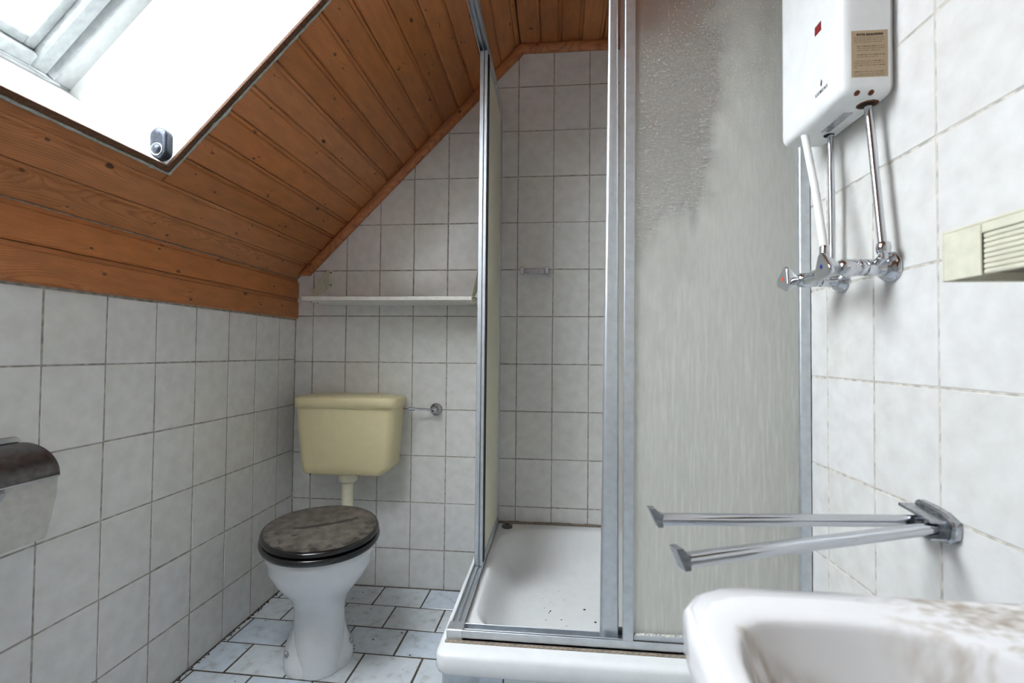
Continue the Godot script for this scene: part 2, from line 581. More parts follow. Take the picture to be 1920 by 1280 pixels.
	while u < ulen - 0.002:
		var w := minf(0.088, ulen - u)
		var at := bt * Transform3D(Basis(), Vector3(u, 0, 0))
		if u + w > OU0 - gap and u < OU1 + gap:
			# boards that meet the opening stop short of it; those it only clips are ripped to width
			if u < OU0 - gap:
				var w0 := OU0 - gap - u
				board(ce, w0, OZ0 - gap, OZ1 + gap, at, M.board)
				board(ce, w, 0.001, OZ0 - gap, at, M.board)
				board(ce, w, OZ1 + gap, L, at, M.board)
			elif u + w > OU1 + gap:
				board(ce, u + w - OU1 - gap, OZ0 - gap, OZ1 + gap, bt * Transform3D(Basis(), Vector3(OU1 + gap, 0, 0)), M.board)
				board(ce, w, 0.001, OZ0 - gap, at, M.board)
				board(ce, w, OZ1 + gap, L, at, M.board)
			else:
				board(ce, w, 0.001, OZ0 - gap, at, M.board)
				board(ce, w, OZ1 + gap, L, at, M.board)
		else:
			board(ce, w, 0.001, L, at, M.board)
		u += 0.088
	var x := RX
	while x < W - 0.002:
		var w := minf(0.088, W - x)
		board(ce, w, 0.001, L, Transform3D(Basis(Vector3(1, 0, 0), Vector3(0, -1, 0), Vector3(0, 0, 1)), Vector3(x, CH, 0)), M.board)
		x += 0.088
	# rounded trim where the boards meet the back wall
	var quarter := []
	for k in 9:
		var a := PI / 2 * k / 8.0
		quarter.append(Vector2(0.036 * cos(a), 0.020 * sin(a)))
	var bar := func(called: String, label: String, p0: Vector3, p1: Vector3, down: Vector3, m0: float, m1: float) -> void:
		var s2 := tool()
		var dir := (p1 - p0).normalized()
		var len := (p1 - p0).length()
		var rings := []
		for e in [0, 1]:
			var ring := []
			for q in [Vector2(0, 0)] + quarter:
				var along: float = (0.0 if e == 0 else len) + q.x * (m0 if e == 0 else m1)
				ring.append(p0 + dir * along + down * q.x + Vector3(0, 0, q.y))
			rings.append(ring)
		var uvs := func(v: Vector3) -> Vector2:
			return Vector2((v - p0).dot(dir) / 1.5 + 0.37, (2.0 + 0.1 + (v - p0).dot(down) * 8.0) / 8.0)
		loft(s2, rings, true, true, uvs)
		var o := put(s2, called, M.trim, self)
		o.set_meta("kind", "structure")
		o.set_meta("label", label)
	var half := tan(TH / 2.0)
	bar.call("trim_1", "slanting rounded wooden trim strip below the sloping boards", Vector3(0.018, KNEE + 0.018 * tan(TH), 0.001), Vector3(RX, CH, 0.001), Vector3(sin(TH), -cos(TH), 0), 0.9, -half)
	bar.call("trim_2", "level rounded wooden trim strip below the flat ceiling", Vector3(RX, CH, 0.001), Vector3(W, CH, 0.001), Vector3(0, -1, 0), half, 0.0)

# ------------------------------------------------------------------ skylight
const OU0 := 0.224
const OU1 := 1.16
const OZ0 := 0.886
const OZ1 := 1.80
const DEEP := 0.35
const UF := 0.166            # where the splayed lower lining meets the frame

func skylight() -> void:
	var wn := struct("window_1", "skylight in the boarded slope with a deep white lining")
	var T := frame(Vector3(0, KNEE, 0), Vector3(cos(TH), sin(TH), 0), Vector3(-sin(TH), cos(TH), 0))  # x up the slope, y out, z towards the camera
	var B := func(called: String, a: Vector3, b: Vector3, m: Material, r: float, parent: Node3D, lbl := "") -> MeshInstance3D:
		var s2 := tool()
		bx(s2, a, b, r, T)
		return put(s2, called, m, parent, lbl)
	var th := 0.016
	# lining panels and their raw brown front edges
	var top: MeshInstance3D = B.call("lining_panel", Vector3(OU1, 0.004, OZ0 - th), Vector3(OU1 + th, DEEP, OZ1 + th), M.reveal, 0.0005, wn)
	B.call("raw_edge", Vector3(OU1, -0.003, OZ0 - th), Vector3(OU1 + th, 0.0035, OZ1 + th), M.chip, 0.0008, top, "raw brown chipboard edge")
	for z in [OZ0 - th, OZ1]:
		var s2 := tool()
		prism(s2, [Vector2(OU0 - th, 0.004), Vector2(OU1, 0.004), Vector2(OU1, DEEP), Vector2(UF - th, DEEP)], z, z + th, 0.0, T)
		var p := put(s2, "lining_panel", M.reveal, wn)
		B.call("raw_edge", Vector3(OU0 - th, -0.003, z), Vector3(OU1, 0.0035, z + th), M.chip, 0.0008, p, "raw brown chipboard edge")
	# the lower panel splays downwards
	var sp := tool()
	var dn := (UF - OU0) / DEEP
	prism(sp, [Vector2(OU0 - th, 0.004), Vector2(OU0 + dn * 0.004, 0.004), Vector2(UF, DEEP), Vector2(UF - th, DEEP)], OZ0, OZ1, 0.0, T)
	var low := put(sp, "lining_panel", M.reveal, wn)
	B.call("raw_edge", Vector3(OU0 - th, -0.003, OZ0), Vector3(OU0, 0.0035, OZ1), M.chip, 0.0008, low, "raw brown chipboard edge")
	# uneven bead of filler round the opening
	var edge := [Vector3(OU0 - th - 0.003, -0.002, OZ0 - th - 0.003), Vector3(OU1 + th + 0.003, -0.002, OZ0 - th - 0.003), Vector3(OU1 + th + 0.003, -0.002, OZ1 + th + 0.003), Vector3(OU0 - th - 0.003, -0.002, OZ1 + th + 0.003)]
	for k in 4:
		var st := tool()
		var pts := []
		var rad := []
		var a: Vector3 = edge[k]
		var b: Vector3 = edge[(k + 1) % 4]
		var n := 70
		for i in n + 1:
			var p := a.lerp(b, float(i) / n) + Vector3(rng.randfn(0, 0.0005), rng.randfn(0, 0.0004), rng.randfn(0, 0.0005))
			pts.append(T * p)
			rad.append(clampf(0.0036 + rng.randfn(0, 0.0006) + (0.0025 if rng.randf() < 0.06 else 0.0), 0.0024, 0.008))
		tube(st, pts, rad, 7)
		put(st, "filler_bead", M.caulk, wn, "grey-green filler bead")
	# fixed frame outside the lining
	var f0 := DEEP
	var f1 := DEEP + 0.075
	var fr := tool()
	bx(fr, Vector3(UF - 0.06, f0, OZ0 - 0.05), Vector3(UF + 0.006, f1, OZ1 + 0.05), 0.003, T)
	bx(fr, Vector3(OU1 - 0.03, f0, OZ0 - 0.05), Vector3(OU1 + 0.05, f1, OZ1 + 0.05), 0.003, T)
	bx(fr, Vector3(UF + 0.006, f0, OZ0 - 0.05), Vector3(OU1 - 0.03, f1, OZ0 + 0.040), 0.003, T)
	bx(fr, Vector3(UF + 0.006, f0, OZ1 - 0.040), Vector3(OU1 - 0.03, f1, OZ1 + 0.05), 0.003, T)
	bx(fr, Vector3(UF + 0.006, f0 + 0.035, OZ0 + 0.040), Vector3(OU1 - 0.03, f1, OZ0 + 0.056), 0.002, T)
	bx(fr, Vector3(UF + 0.006, f0 + 0.035, OZ1 - 0.056), Vector3(OU1 - 0.03, f1, OZ1 - 0.040), 0.002, T)
	put(fr, "frame", M.frame_paint, wn)
	fr = tool()
	bx(fr, Vector3(UF + 0.0005, f0 - 0.012, OZ0 + 0.030), Vector3(UF + 0.010, f0, OZ1 - 0.030), 0.003, T)
	put(fr, "sill_strip", M.frame_paint, wn)
	# sash, hung at the top and standing slightly inwards at the bottom
	var hinge := Vector3(OU1 - 0.04, f0 + 0.02, 0)
	var tilt := Transform3D(Basis(), hinge) * Transform3D(Basis(Vector3(0, 0, 1), deg_to_rad(0.8)), Vector3.ZERO) * Transform3D(Basis(), -hinge)
	var T2 := T * tilt
	var sash := Node3D.new()
	sash.name = "sash"
	wn.add_child(sash)
	var u0 := UF + 0.014
	var u1 := OU1 - 0.035
	var z0 := OZ0 + 0.068
	var z1 := OZ1 - 0.068
	var s0 := f0 + 0.004
	var s1 := f0 + 0.070
	var rail := func(a: Vector3, b: Vector3) -> void:
		var s2 := tool()
		bx(s2, a, b, 0.004, T2)
		put(s2, "rail", M.sash_paint, sash)
	rail.call(Vector3(u0, s0, z0), Vector3(u1, s1, z0 + 0.036))
	rail.call(Vector3(u0, s0, z1 - 0.036), Vector3(u1, s1, z1))
	rail.call(Vector3(u0, s0 - 0.001, z0 + 0.036), Vector3(u0 + 0.034, s1, z1 - 0.036))
	rail.call(Vector3(u1 - 0.05, s0, z0 + 0.036), Vector3(u1, s1, z1 - 0.036))
	for b in [[Vector3(u0 + 0.034, s0 + 0.022, z0 + 0.036), Vector3(u1 - 0.05, s1, z0 + 0.060)], [Vector3(u0 + 0.034, s0 + 0.022, z1 - 0.060), Vector3(u1 - 0.05, s1, z1 - 0.036)], [Vector3(u0 + 0.034, s0 + 0.022, z0 + 0.060), Vector3(u0 + 0.060, s1, z1 - 0.060)]]:
		var s2 := tool()
		bx(s2, b[0], b[1], 0.003, T2)
		put(s2, "glazing_bead", M.sash_paint, sash)
	for d in [0.028, 0.044]:
		var s2 := tool()
		var q := [Vector3(u0 + 0.04, s0 + d, z0 + 0.04), Vector3(u1 - 0.04, s0 + d, z0 + 0.04), Vector3(u1 - 0.04, s0 + d, z1 - 0.04), Vector3(u0 + 0.04, s0 + d, z1 - 0.04)]
		face(s2, q.map(func(e): return T2 * e), T2 * Vector3(0.6, 5.0, 1.2))
		put(s2, "pane", M.glass, sash)
	# oval chrome catch on the lining near its lower corner
	var lk := thing("oval_latch", "small oval chrome catch with a round knob on the white skylight lining", "latch", Vector3(0.148, 1.556, OZ0 + 0.0005))
	var ov := []
	for k in 32:
		var a := TAU * k / 32
		ov.append(Vector2(0.0235 * cos(a), 0.0235 * sin(a) + (0.017 if sin(a) > 0 else -0.017)))
	var st := tool()
	var rings := []
	for e in [[1.0, 0.0], [1.0, 0.016], [0.97, 0.0195], [0.88, 0.0215], [0.6, 0.022]]:
		var ring := []
		for p in ov:
			ring.append(Vector3(p.x * e[0], p.y * e[0], e[1]))
		rings.append(ring)
	loft(st, rings)
	put(st, "body", M.latch, lk)
	st = tool()
	lathe(st, [[0.0165, 0.0], [0.0165, 0.002], [0.0145, 0.003], [0.0140, 0.001]], Vector3(-0.001, -0.018, 0.0215), Vector3(0, 0, 1), 28)
	put(st, "ring", M.chrome_dull, lk)
	st = tool()
	lathe(st, [[0.0135, 0.0], [0.011, 0.004], [0.006, 0.0062], [0.0001, 0.007]], Vector3(-0.001, -0.018, 0.0225), Vector3(0, 0, 1), 24)
	put(st, "knob", M.latch, lk)

# ------------------------------------------------------------------ toilet
func oval(a: float, bf: float, bb: float, y: float, p := 2.2, seg := 48, flat := 9.0) -> Array:
	var out := []
	for k in seg:
		var t := TAU * k / seg
		var c := cos(t)
		var s := sin(t)
		var x := signf(c) * pow(absf(c), 2.0 / p) * a
		var z := signf(s) * pow(absf(s), 2.0 / p) * (bf if s > 0 else bb)
		out.append(Vector3(x, y, maxf(z, -flat)))
	return out

func dust_image() -> ImageTexture:
	var n := 256
	var im := Image.create(n, n, false, Image.FORMAT_RGB8)
	var a := FastNoiseLite.new()
	a.seed = 3
	a.frequency = 0.03
	a.fractal_octaves = 5
	var b := FastNoiseLite.new()
	b.seed = 4
	b.frequency = 0.25
	for y in n:
		for x in n:
			var u := float(x) / n - 0.5
			var v := float(y) / n - 0.5   # +v towards the front
			var d := 0.66 + 0.35 * a.get_noise_2d(x, y) + 0.22 * b.get_noise_2d(x, y)
			# wiped arc across the middle and worn patches by the rim
			var arc := absf(v - 0.02 + 0.5 * u * u + 0.05 * u + 0.012 * a.get_noise_2d(x * 2, 7))
			if u > -0.22 and u < 0.30:
				d -= 0.5 * clampf((0.028 - arc) / 0.016, 0.0, 1.0)
			d -= 0.55 * clampf((0.03 - Vector2(u + 0.21, (v - 0.14) * 1.6).length()) / 0.012, 0.0, 1.0)
			var e := Vector2(u * 1.02, v).length()
			d -= 0.55 * clampf((e + 0.22 * a.get_noise_2d(x + 90, y) - 0.40) / 0.07, 0.0, 1.0) * clampf(0.35 + v * 2.0, 0.0, 1.0)
			im.set_pixel(x, y, Color(0.085, 0.083, 0.082).lerp(Color(0.50, 0.465, 0.425), clampf(d, 0.0, 1.0)))
	return ImageTexture.create_from_image(im)

func toilet() -> void:
	var yaw := deg_to_rad(30.0)
	var t := thing("toilet", "white floor-standing toilet bowl with a dusty black seat below a cream cistern", "toilet", Vector3(0.386, 0, 0.480))
	t.rotation.y = yaw
	var st := tool()
	var rings := []
	for e in [[0.002, 0.082, 0.118, 0.20], [0.05, 0.082, 0.112, 0.20], [0.11, 0.080, 0.102, 0.19], [0.165, 0.079, 0.098, 0.18], [0.20, 0.083, 0.104, 0.18], [0.232, 0.097, 0.124, 0.185], [0.265, 0.122, 0.154, 0.19], [0.30, 0.148, 0.186, 0.195], [0.335, 0.163, 0.206, 0.20], [0.366, 0.168, 0.214, 0.20], [0.374, 0.173, 0.219, 0.20], [0.388, 0.175, 0.221, 0.20], [0.396, 0.172, 0.217, 0.197]]:
		rings.append(oval(e[1], e[2], e[3], e[0], 2.15))
	loft(st, rings)
	put(st, "bowl", M.ceramic, t)
	# spreading foot with a hollow either side for the screws
	st = tool()
	rings = []
	for e in [[0.001, 0.107, 0.100, 0.19], [0.022, 0.108, 0.100, 0.19], [0.034, 0.105, 0.096, 0.188], [0.052, 0.096, 0.088, 0.185], [0.09, 0.085, 0.070, 0.18], [0.14, 0.076, 0.06, 0.17]]:
		rings.append(oval(e[1], e[2], e[3], e[0], 2.6))
	loft(st, rings)
	put(st, "foot", M.ceramic, t)
	for sx in [-1, 1]:
		st = tool()
		lathe(st, [[0.009, 0.0], [0.009, 0.006], [0.006, 0.010], [0.0045, 0.016], [0.0001, 0.017]], Vector3(sx * 0.094, 0.046, 0.03), Vector3(sx * 0.5, 1, 0), 12)
		put(st, "fixing_screw", M.chrome_dull, t)
	# seat ring and lid
	st = tool()
	rings = []
	for e in [[0.3975, 0.176, 0.224, 0.205], [0.400, 0.185, 0.233, 0.208], [0.408, 0.188, 0.237, 0.21], [0.416, 0.187, 0.236, 0.21], [0.4195, 0.182, 0.230, 0.208], [0.420, 0.15, 0.19, 0.17]]:
		rings.append(oval(e[1], e[2], e[3], e[0], 2.1, 56, 0.20))
	loft(st, rings)
	put(st, "seat", M.seat, t, "black seat ring")
	st = tool()
	rings = []
	for e in [[0.4215, 0.175, 0.222, 0.205], [0.4225, 0.182, 0.230, 0.208], [0.430, 0.185, 0.234, 0.21], [0.437, 0.182, 0.230, 0.208], [0.4395, 0.176, 0.223, 0.203], [0.441, 0.12, 0.15, 0.14], [0.4415, 0.06, 0.07, 0.07]]:
		rings.append(oval(e[1], e[2], e[3], e[0], 2.1, 56, 0.20))
	loft(st, rings)
	var lid := put(st, "lid", M.seat, t, "black lid under grey dust")
	st = tool()
	rings = []
	for e in [[0.4399, 0.1755, 0.2225, 0.2025], [0.4414, 0.12, 0.15, 0.14], [0.4419, 0.06, 0.07, 0.07]]:
		rings.append(oval(e[1], e[2], e[3], e[0], 2.1, 56, 0.20))
	loft(st, rings, false, true, func(v: Vector3): return Vector2(v.x / 0.40 + 0.5, v.z / 0.48 + 0.5))
	var lm := mat(Color.WHITE, 0.55)
	lm.albedo_texture = dust_image()
	put(st, "dust_layer", lm, lid, "grey dust with a wiped streak")
	for sx in [-1, 1]:
		st = tool()
		tube(st, [Vector3(sx * 0.075 - 0.02, 0.416, -0.205), Vector3(sx * 0.075 + 0.02, 0.416, -0.205)], 0.010, 12)
		put(st, "hinge", M.seat, t)
	# cistern on the wall
	var c := thing("cistern", "cream plastic toilet cistern mounted on the tiled back wall", "cistern", Vector3(0.326, 0.52, 0.0))
	var box := func(y0: float, y1: float, secs: Array, called: String, m: Material) -> void:
		var s2 := tool()
		var rr := []
		for e in secs:
			var ring := []
			for p in rrect(-e[1] , 0.004, e[2], e[3], e[4], 6):
				ring.append(Vector3(p.x, lerpf(y0, y1, e[0]), p.y))
			rr.append(ring)
		loft(s2, rr)
		put(s2, called, m, c)
	box.call(-0.006, 0.284, [[0.0, 0.180, 0.120, 0.130, 0.03], [0.010, 0.196, 0.134, 0.148, 0.03], [0.04, 0.204, 0.146, 0.156, 0.034], [0.10, 0.208, 0.168, 0.158, 0.036], [0.13, 0.210, 0.174, 0.160, 0.036], [0.6, 0.222, 0.184, 0.166, 0.036], [1.0, 0.229, 0.191, 0.170, 0.036]], "body", M.cistern)
	box.call(0.272, 0.318, [[0.0, 0.231, 0.193, 0.172, 0.036], [0.04, 0.236, 0.199, 0.177, 0.038], [0.78, 0.237, 0.200, 0.178, 0.038], [0.93, 0.233, 0.196, 0.174, 0.038], [1.0, 0.226, 0.189, 0.166, 0.036], [1.09, 0.14, 0.12, 0.11, 0.03]], "lid", M.cistern)
	for p in [Vector3(-0.160, -0.002, 0.152), Vector3(0.03, -0.004, 0.138), Vector3(0.042, -0.004, 0.138)]:
		var s2 := tool()
		lathe(s2, [[0.0028, 0.0], [0.0028, 0.002], [0.0001, 0.003]], p, Vector3(0, -0.4, 1), 8)
		put(s2, "spot_of_dirt", M.dirt, c)
	# flush pipe
	var f := thing("flush_pipe", "short ivory plastic flush pipe between the cistern and the toilet", "pipe", Vector3(0.304, 0.0, 0.10))
	st = tool()
	tube(st, [Vector3(0, 0.513, 0), Vector3(0, 0.43, 0), Vector3(0, 0.37, 0.0), Vector3(0, 0.34, 0.010), Vector3(-0.002, 0.32, 0.035), Vector3(-0.006, 0.315, 0.08), Vector3(-0.015, 0.315, 0.188)], 0.0240, 20)
	put(st, "pipe", M.pvc, f)
	st = tool()
	lathe(st, [[0.028, 0.0], [0.034, 0.004], [0.038, 0.009], [0.0385, 0.032], [0.037, 0.038]], Vector3(0, 0.476, 0), Vector3.UP, 28)
	put(st, "collar", M.pvc, f)
	# angle valve and its pipe
	var v := thing("stop_valve", "chrome angle valve with a round wall plate right of the cistern", "valve", Vector3(0.652, 0.776, 0.0))
	st = tool()
	lathe(st, [[0.027, 0.0005], [0.0268, 0.003], [0.024, 0.006], [0.014, 0.010], [0.012, 0.012], [0.012, 0.03]], Vector3.ZERO, Vector3(0, 0, 1), 30)
	put(st, "wall_plate", M.chrome_dull, v)
	st = tool()
	lathe(st, [[0.010, 0.028], [0.0135, 0.030], [0.0135, 0.044], [0.008, 0.046], [0.008, 0.058], [0.0055, 0.060], [0.005, 0.052]], Vector3.ZERO, Vector3(0, 0, 1), 12)
	put(st, "spindle", M.chrome, v)
	st = tool()
	lathe(st, [[0.003, 0.060], [0.003, 0.0605]], Vector3.ZERO, Vector3(0, 0, 1), 12)
	put(st, "spindle_hole", M.dark, v)
	st = tool()
	tube(st, [Vector3(-0.004, 0.0, 0.036), Vector3(-0.03, 0.004, 0.044), Vector3(-0.085, 0.007, 0.062)], [0.0055, 0.0052, 0.0052], 12)
	put(st, "supply_tube", M.chrome, v)
	st = tool()
	tube(st, [Vector3(-0.078, 0.007, 0.060), Vector3(-0.094, 0.007, 0.064), Vector3(-0.1025, 0.007, 0.066)], [0.0085, 0.0085, 0.0085], 6)
	put(st, "nut", M.chrome_dull, v)

# ------------------------------------------------------------------ shelf
func shelf() -> void:
	var s := thing("wall_shelf", "narrow white wall shelf above the cistern", "shelf", Vector3(0.494, 1.2285, 0.0))
	var st := tool()
	bx(st, Vector3(-0.347, 0.0, 0.004), Vector3(0.347, 0.0155, 0.212), 0.001)
	put(st, "plank", M.shelf, s)
	for x in [-0.341, 0.338]:
		st = tool()
		var t := frame(Vector3(x, 0, 0), Vector3(0, 0, 1), Vector3.UP)
		prism(st, [Vector2(0.002, 0.158), Vector2(0.002, 0.082), Vector2(0.03, 0.06), Vector2(0.125, 0.0165), Vector2(0.172, 0.0165), Vector2(0.014, 0.158)], -0.001, 0.001, 0.0, t)
		bx(st, Vector3(x + 0.001, 0.078, 0.001), Vector3(x + 0.017, 0.16, 0.003), 0.0007)
		bx(st, Vector3(x, 0.0155, 0.02), Vector3(x + 0.014, 0.0175, 0.19), 0.0005)
		var b := put(st, "bracket", M.cream, s)
		for y in [0.092, 0.147]:
			st = tool()
			lathe(st, [[0.004, 0.0], [0.004, 0.0012], [0.002, 0.0022], [0.0001, 0.0023]], Vector3(x + 0.010, y, 0.003), Vector3(0, 0, 1), 10)
			put(st, "screw", M.steel, b)
		for z in [0.11, 0.165]:
			st = tool()
			lathe(st, [[0.004, 0.0], [0.003, 0.0012]], Vector3(x + 0.008, 0.0, z), Vector3(0, -1, 0), 10)
			put(st, "screw_hole", M.dark, b)

# ------------------------------------------------------------------ shower
const TX := 0.880
const TZ := 0.885
const TY := 0.300

func tray() -> void:
	# tiled plinth under the tray
	var p := thing("shower_plinth", "tiled white plinth under the shower tray", "plinth")
	var st := tool()
	prism(st, [Vector2(TX + 0.022, -0.002), Vector2(W - 0.003, -0.002), Vector2(W - 0.003, -TZ + 0.022), Vector2(TX + 0.022, -TZ + 0.022)], 0.002, 0.150, 0.0, Transform3D(Basis(Vector3(1, 0, 0), Vector3(0, 0, -1), Vector3(0, 1, 0)), Vector3.ZERO))
	bx(st, Vector3(TX + 0.022, 0.14, TZ - 0.05), Vector3(W - 0.003, 0.245, TZ - 0.0215), 0.0005)
	bx(st, Vector3(TX + 0.022, 0.14, 0.01), Vector3(TX + 0.04, 0.245, TZ - 0.05), 0.0005)
	put(st, "core", M.grout_dark, p)
	var tf := frame(Vector3(0, 0, TZ - 0.018), Vector3.RIGHT, Vector3.UP)
	tiles(p, steps(1.0475, 0.1575, TX + 0.016, W), [0.0, 0.047, 0.2495], PackedVector2Array(), tf, M.floor_tile)
	var ts := frame(Vector3(TX + 0.016, 0, 0), Vector3(0, 0, -1), Vector3.UP) * Transform3D(Basis(Vector3.UP, PI), Vector3.ZERO)
	tiles(p, steps(0.105, 0.153, 0.004, TZ - 0.022), [0.0, 0.047, 0.2495], PackedVector2Array(), ts, M.floor_tile)
	# tray: one skin from the bowl's floor over the rim and down the outer lip
	var t := thing("shower_tray", "white enamelled shower tray with a deep speckled basin", "shower tray")
	st = tool()
	var cx := 1.335
	var cz := 0.425
	var bowl := rrect(0.948, 0.062, 1.735, 0.792, 0.13, 10)
	var outer := rrect(TX, 0.0015, W - 0.002, TZ, 0.035, 10)
	var rings := []
	for e in [[0.02, -0.138], [0.25, -0.1365], [0.5, -0.134], [0.66, -0.130], [0.74, -0.124], [0.80, -0.112], [0.85, -0.092], [0.90, -0.060], [0.94, -0.030], [0.97, -0.012], [0.99, -0.004], [1.0, -0.001]]:
		var ring := []
		for q in bowl:
			ring.append(Vector3(cx + (q.x - cx) * e[0], TY + e[1], cz + (q.y - cz) * e[0]))
		rings.append(ring)
	for e in [[0.3, 0.0, 0.0], [0.75, 0.0005, 0.0], [1.0, 0.0, -0.010], [1.0, -0.0035, -0.004], [1.0, -0.010, 0.0], [1.0, -0.040, 0.0], [1.0, -0.047, -0.003], [1.0, -0.05, -0.008], [1.0, -0.05, -0.03]]:
		var ring := []
		for i in bowl.size():
			var q: Vector2 = bowl[i].lerp(outer[i], e[0])
			if e[2] != 0.0:
				q += (Vector2(cx, cz) - outer[i]).normalized() * absf(e[2])
			ring.append(Vector3(q.x, TY + e[1], q.y))
		rings.append(ring)
	loft(st, rings, true, false)
	put(st, "basin", M.enamel, t)
	st = tool()
	lathe(st, [[0.022, 0.0], [0.0225, 0.004], [0.020, 0.0085], [0.012, 0.011], [0.007, 0.0115], [0.006, 0.008]], Vector3(0.972, TY, 0.052), Vector3.UP, 28)
	var pl := put(st, "plug", M.steel, t, "grey metal plug in the rear corner")
	st = tool()
	lathe(st, [[0.006, 0.0], [0.005, 0.0012]], Vector3(0.972, TY + 0.011, 0.052), Vector3.UP, 12)
	put(st, "plug_knob", M.dark, pl)
	# stained bead of sealant along the back wall
	st = tool()
	var pts := []
	var rad := []
	for i in 60:
		pts.append(Vector3(lerpf(TX + 0.03, W - 0.005, i / 59.0), TY + 0.002, 0.0035))
		rad.append(0.0055 + rng.randf() * 0.0025)
	tube(st, pts, rad, 7)
	put(st, "sealant", M.sealant, t, "brown stained sealant bead")
	# crumbs lying in the tray and on the floor
	var crumb := func(s2: SurfaceTool, at: Vector3, r: float) -> void:
		var ring0 := []
		var ring1 := []
		for k in 5:
			var a := TAU * k / 5 + rng.randf()
			var q := r * (0.7 + rng.randf() * 0.6)
			ring0.append(at + Vector3(cos(a) * q * 1.3, 0, sin(a) * q))
			ring1.append(at + Vector3(cos(a) * q * 0.6, r * 0.7, sin(a) * q * 0.5))
		loft(s2, [ring0, ring1])
	st = tool()
	for i in 46:
		var x := rng.randfn(1.11, 0.06)
		var z := rng.randfn(0.40, 0.12)
		if x > 1.05 and x < 1.6 and z > 0.2 and z < 0.64:
			crumb.call(st, Vector3(x, TY - 0.1335, z), 0.0008 + rng.randf() * rng.randf() * 0.0028)
	for q in [Vector2(1.30, 0.47), Vector2(1.27, 0.40)]:
		crumb.call(st, Vector3(q.x, TY - 0.1335, q.y), 0.0035)
	var cr := put(st, "tray_crumbs", M.dirt, self, "dark crumbs scattered in the shower tray")
	cr.set_meta("category", "dirt")
	cr.set_meta("kind", "stuff")
	st = tool()
	for i in 110:
		var x := rng.randf_range(0.02, 0.85)
		var z := rng.randf_range(0.02, 0.75)
		if Vector2(x - 0.39, z - 0.44).length() < 0.15:
			continue
		crumb.call(st, Vector3(x, 0.0, z), 0.0007 + rng.randf() * rng.randf() * 0.0028)
	# dust and hair gathered along the left wall and round the foot
	for i in 150:
		crumb.call(st, Vector3(rng.randf_range(0.002, 0.012), -0.001, rng.randf_range(0.1, 0.9)), 0.001 + rng.randf() * 0.0035)
	for i in 60:
		var a := rng.randf() * TAU
		crumb.call(st, Vector3(0.39, -0.001, 0.478) + Vector3(cos(a) * 0.105, 0, sin(a) * 0.105 - 0.03).rotated(Vector3.UP, 0.35), 0.001 + rng.randf() * 0.003)
	cr = put(st, "floor_crumbs", M.dirt, self, "dark crumbs and fluff scattered over the floor tiles")
	cr.set_meta("category", "dirt")
	cr.set_meta("kind", "stuff")

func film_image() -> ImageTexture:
	# limescale and painted brightening on the pane, 0.42 m by 1.75 m: how much covers it is in alpha
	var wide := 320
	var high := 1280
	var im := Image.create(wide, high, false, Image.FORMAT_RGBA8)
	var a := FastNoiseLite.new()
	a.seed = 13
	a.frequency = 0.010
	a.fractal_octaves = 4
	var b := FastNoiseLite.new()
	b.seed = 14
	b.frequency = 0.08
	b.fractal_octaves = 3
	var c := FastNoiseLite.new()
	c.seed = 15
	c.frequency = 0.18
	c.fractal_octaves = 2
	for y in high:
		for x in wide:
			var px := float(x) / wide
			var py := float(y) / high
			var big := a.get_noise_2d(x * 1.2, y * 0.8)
			# limescale cover; its smooth ramp also paints the lower and right pane brighter
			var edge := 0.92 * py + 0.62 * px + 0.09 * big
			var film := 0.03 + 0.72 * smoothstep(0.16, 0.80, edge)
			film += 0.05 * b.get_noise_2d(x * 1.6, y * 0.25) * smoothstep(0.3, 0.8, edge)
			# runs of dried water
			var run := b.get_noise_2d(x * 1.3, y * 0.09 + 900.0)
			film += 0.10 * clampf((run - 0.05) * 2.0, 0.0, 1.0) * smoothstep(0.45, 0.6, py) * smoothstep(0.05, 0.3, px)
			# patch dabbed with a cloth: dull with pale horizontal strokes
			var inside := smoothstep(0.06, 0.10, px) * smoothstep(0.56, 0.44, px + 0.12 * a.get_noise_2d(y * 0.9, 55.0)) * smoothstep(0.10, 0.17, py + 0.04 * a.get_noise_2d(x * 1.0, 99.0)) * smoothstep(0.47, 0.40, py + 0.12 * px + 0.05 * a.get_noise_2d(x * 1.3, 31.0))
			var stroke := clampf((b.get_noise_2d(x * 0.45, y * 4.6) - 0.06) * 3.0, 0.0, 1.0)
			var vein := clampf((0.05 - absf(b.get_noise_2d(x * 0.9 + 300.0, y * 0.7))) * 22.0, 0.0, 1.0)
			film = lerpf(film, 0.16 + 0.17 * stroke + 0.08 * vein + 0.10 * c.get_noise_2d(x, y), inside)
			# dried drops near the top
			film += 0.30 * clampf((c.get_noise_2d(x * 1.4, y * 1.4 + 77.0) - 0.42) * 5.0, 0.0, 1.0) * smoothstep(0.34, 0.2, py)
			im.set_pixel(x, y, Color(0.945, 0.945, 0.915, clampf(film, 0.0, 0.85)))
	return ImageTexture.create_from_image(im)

func slab_uv(st: SurfaceTool, a: Vector3, b: Vector3, uvf: Callable) -> void:
	var c := (a + b) * 0.5
	for k in 3:
		for s in [0, 1]:
			var p := []
			for e in [[0, 0], [1, 0], [1, 1], [0, 1]]:
				var v := Vector3()
				v[k] = a[k] if s == 0 else b[k]
				var i := (k + 1) % 3
				var j := (k + 2) % 3
				v[i] = a[i] if e[0] == 0 else b[i]
				v[j] = a[j] if e[1] == 0 else b[j]
				p.append(v)
			face(st, p, c, p.map(uvf))

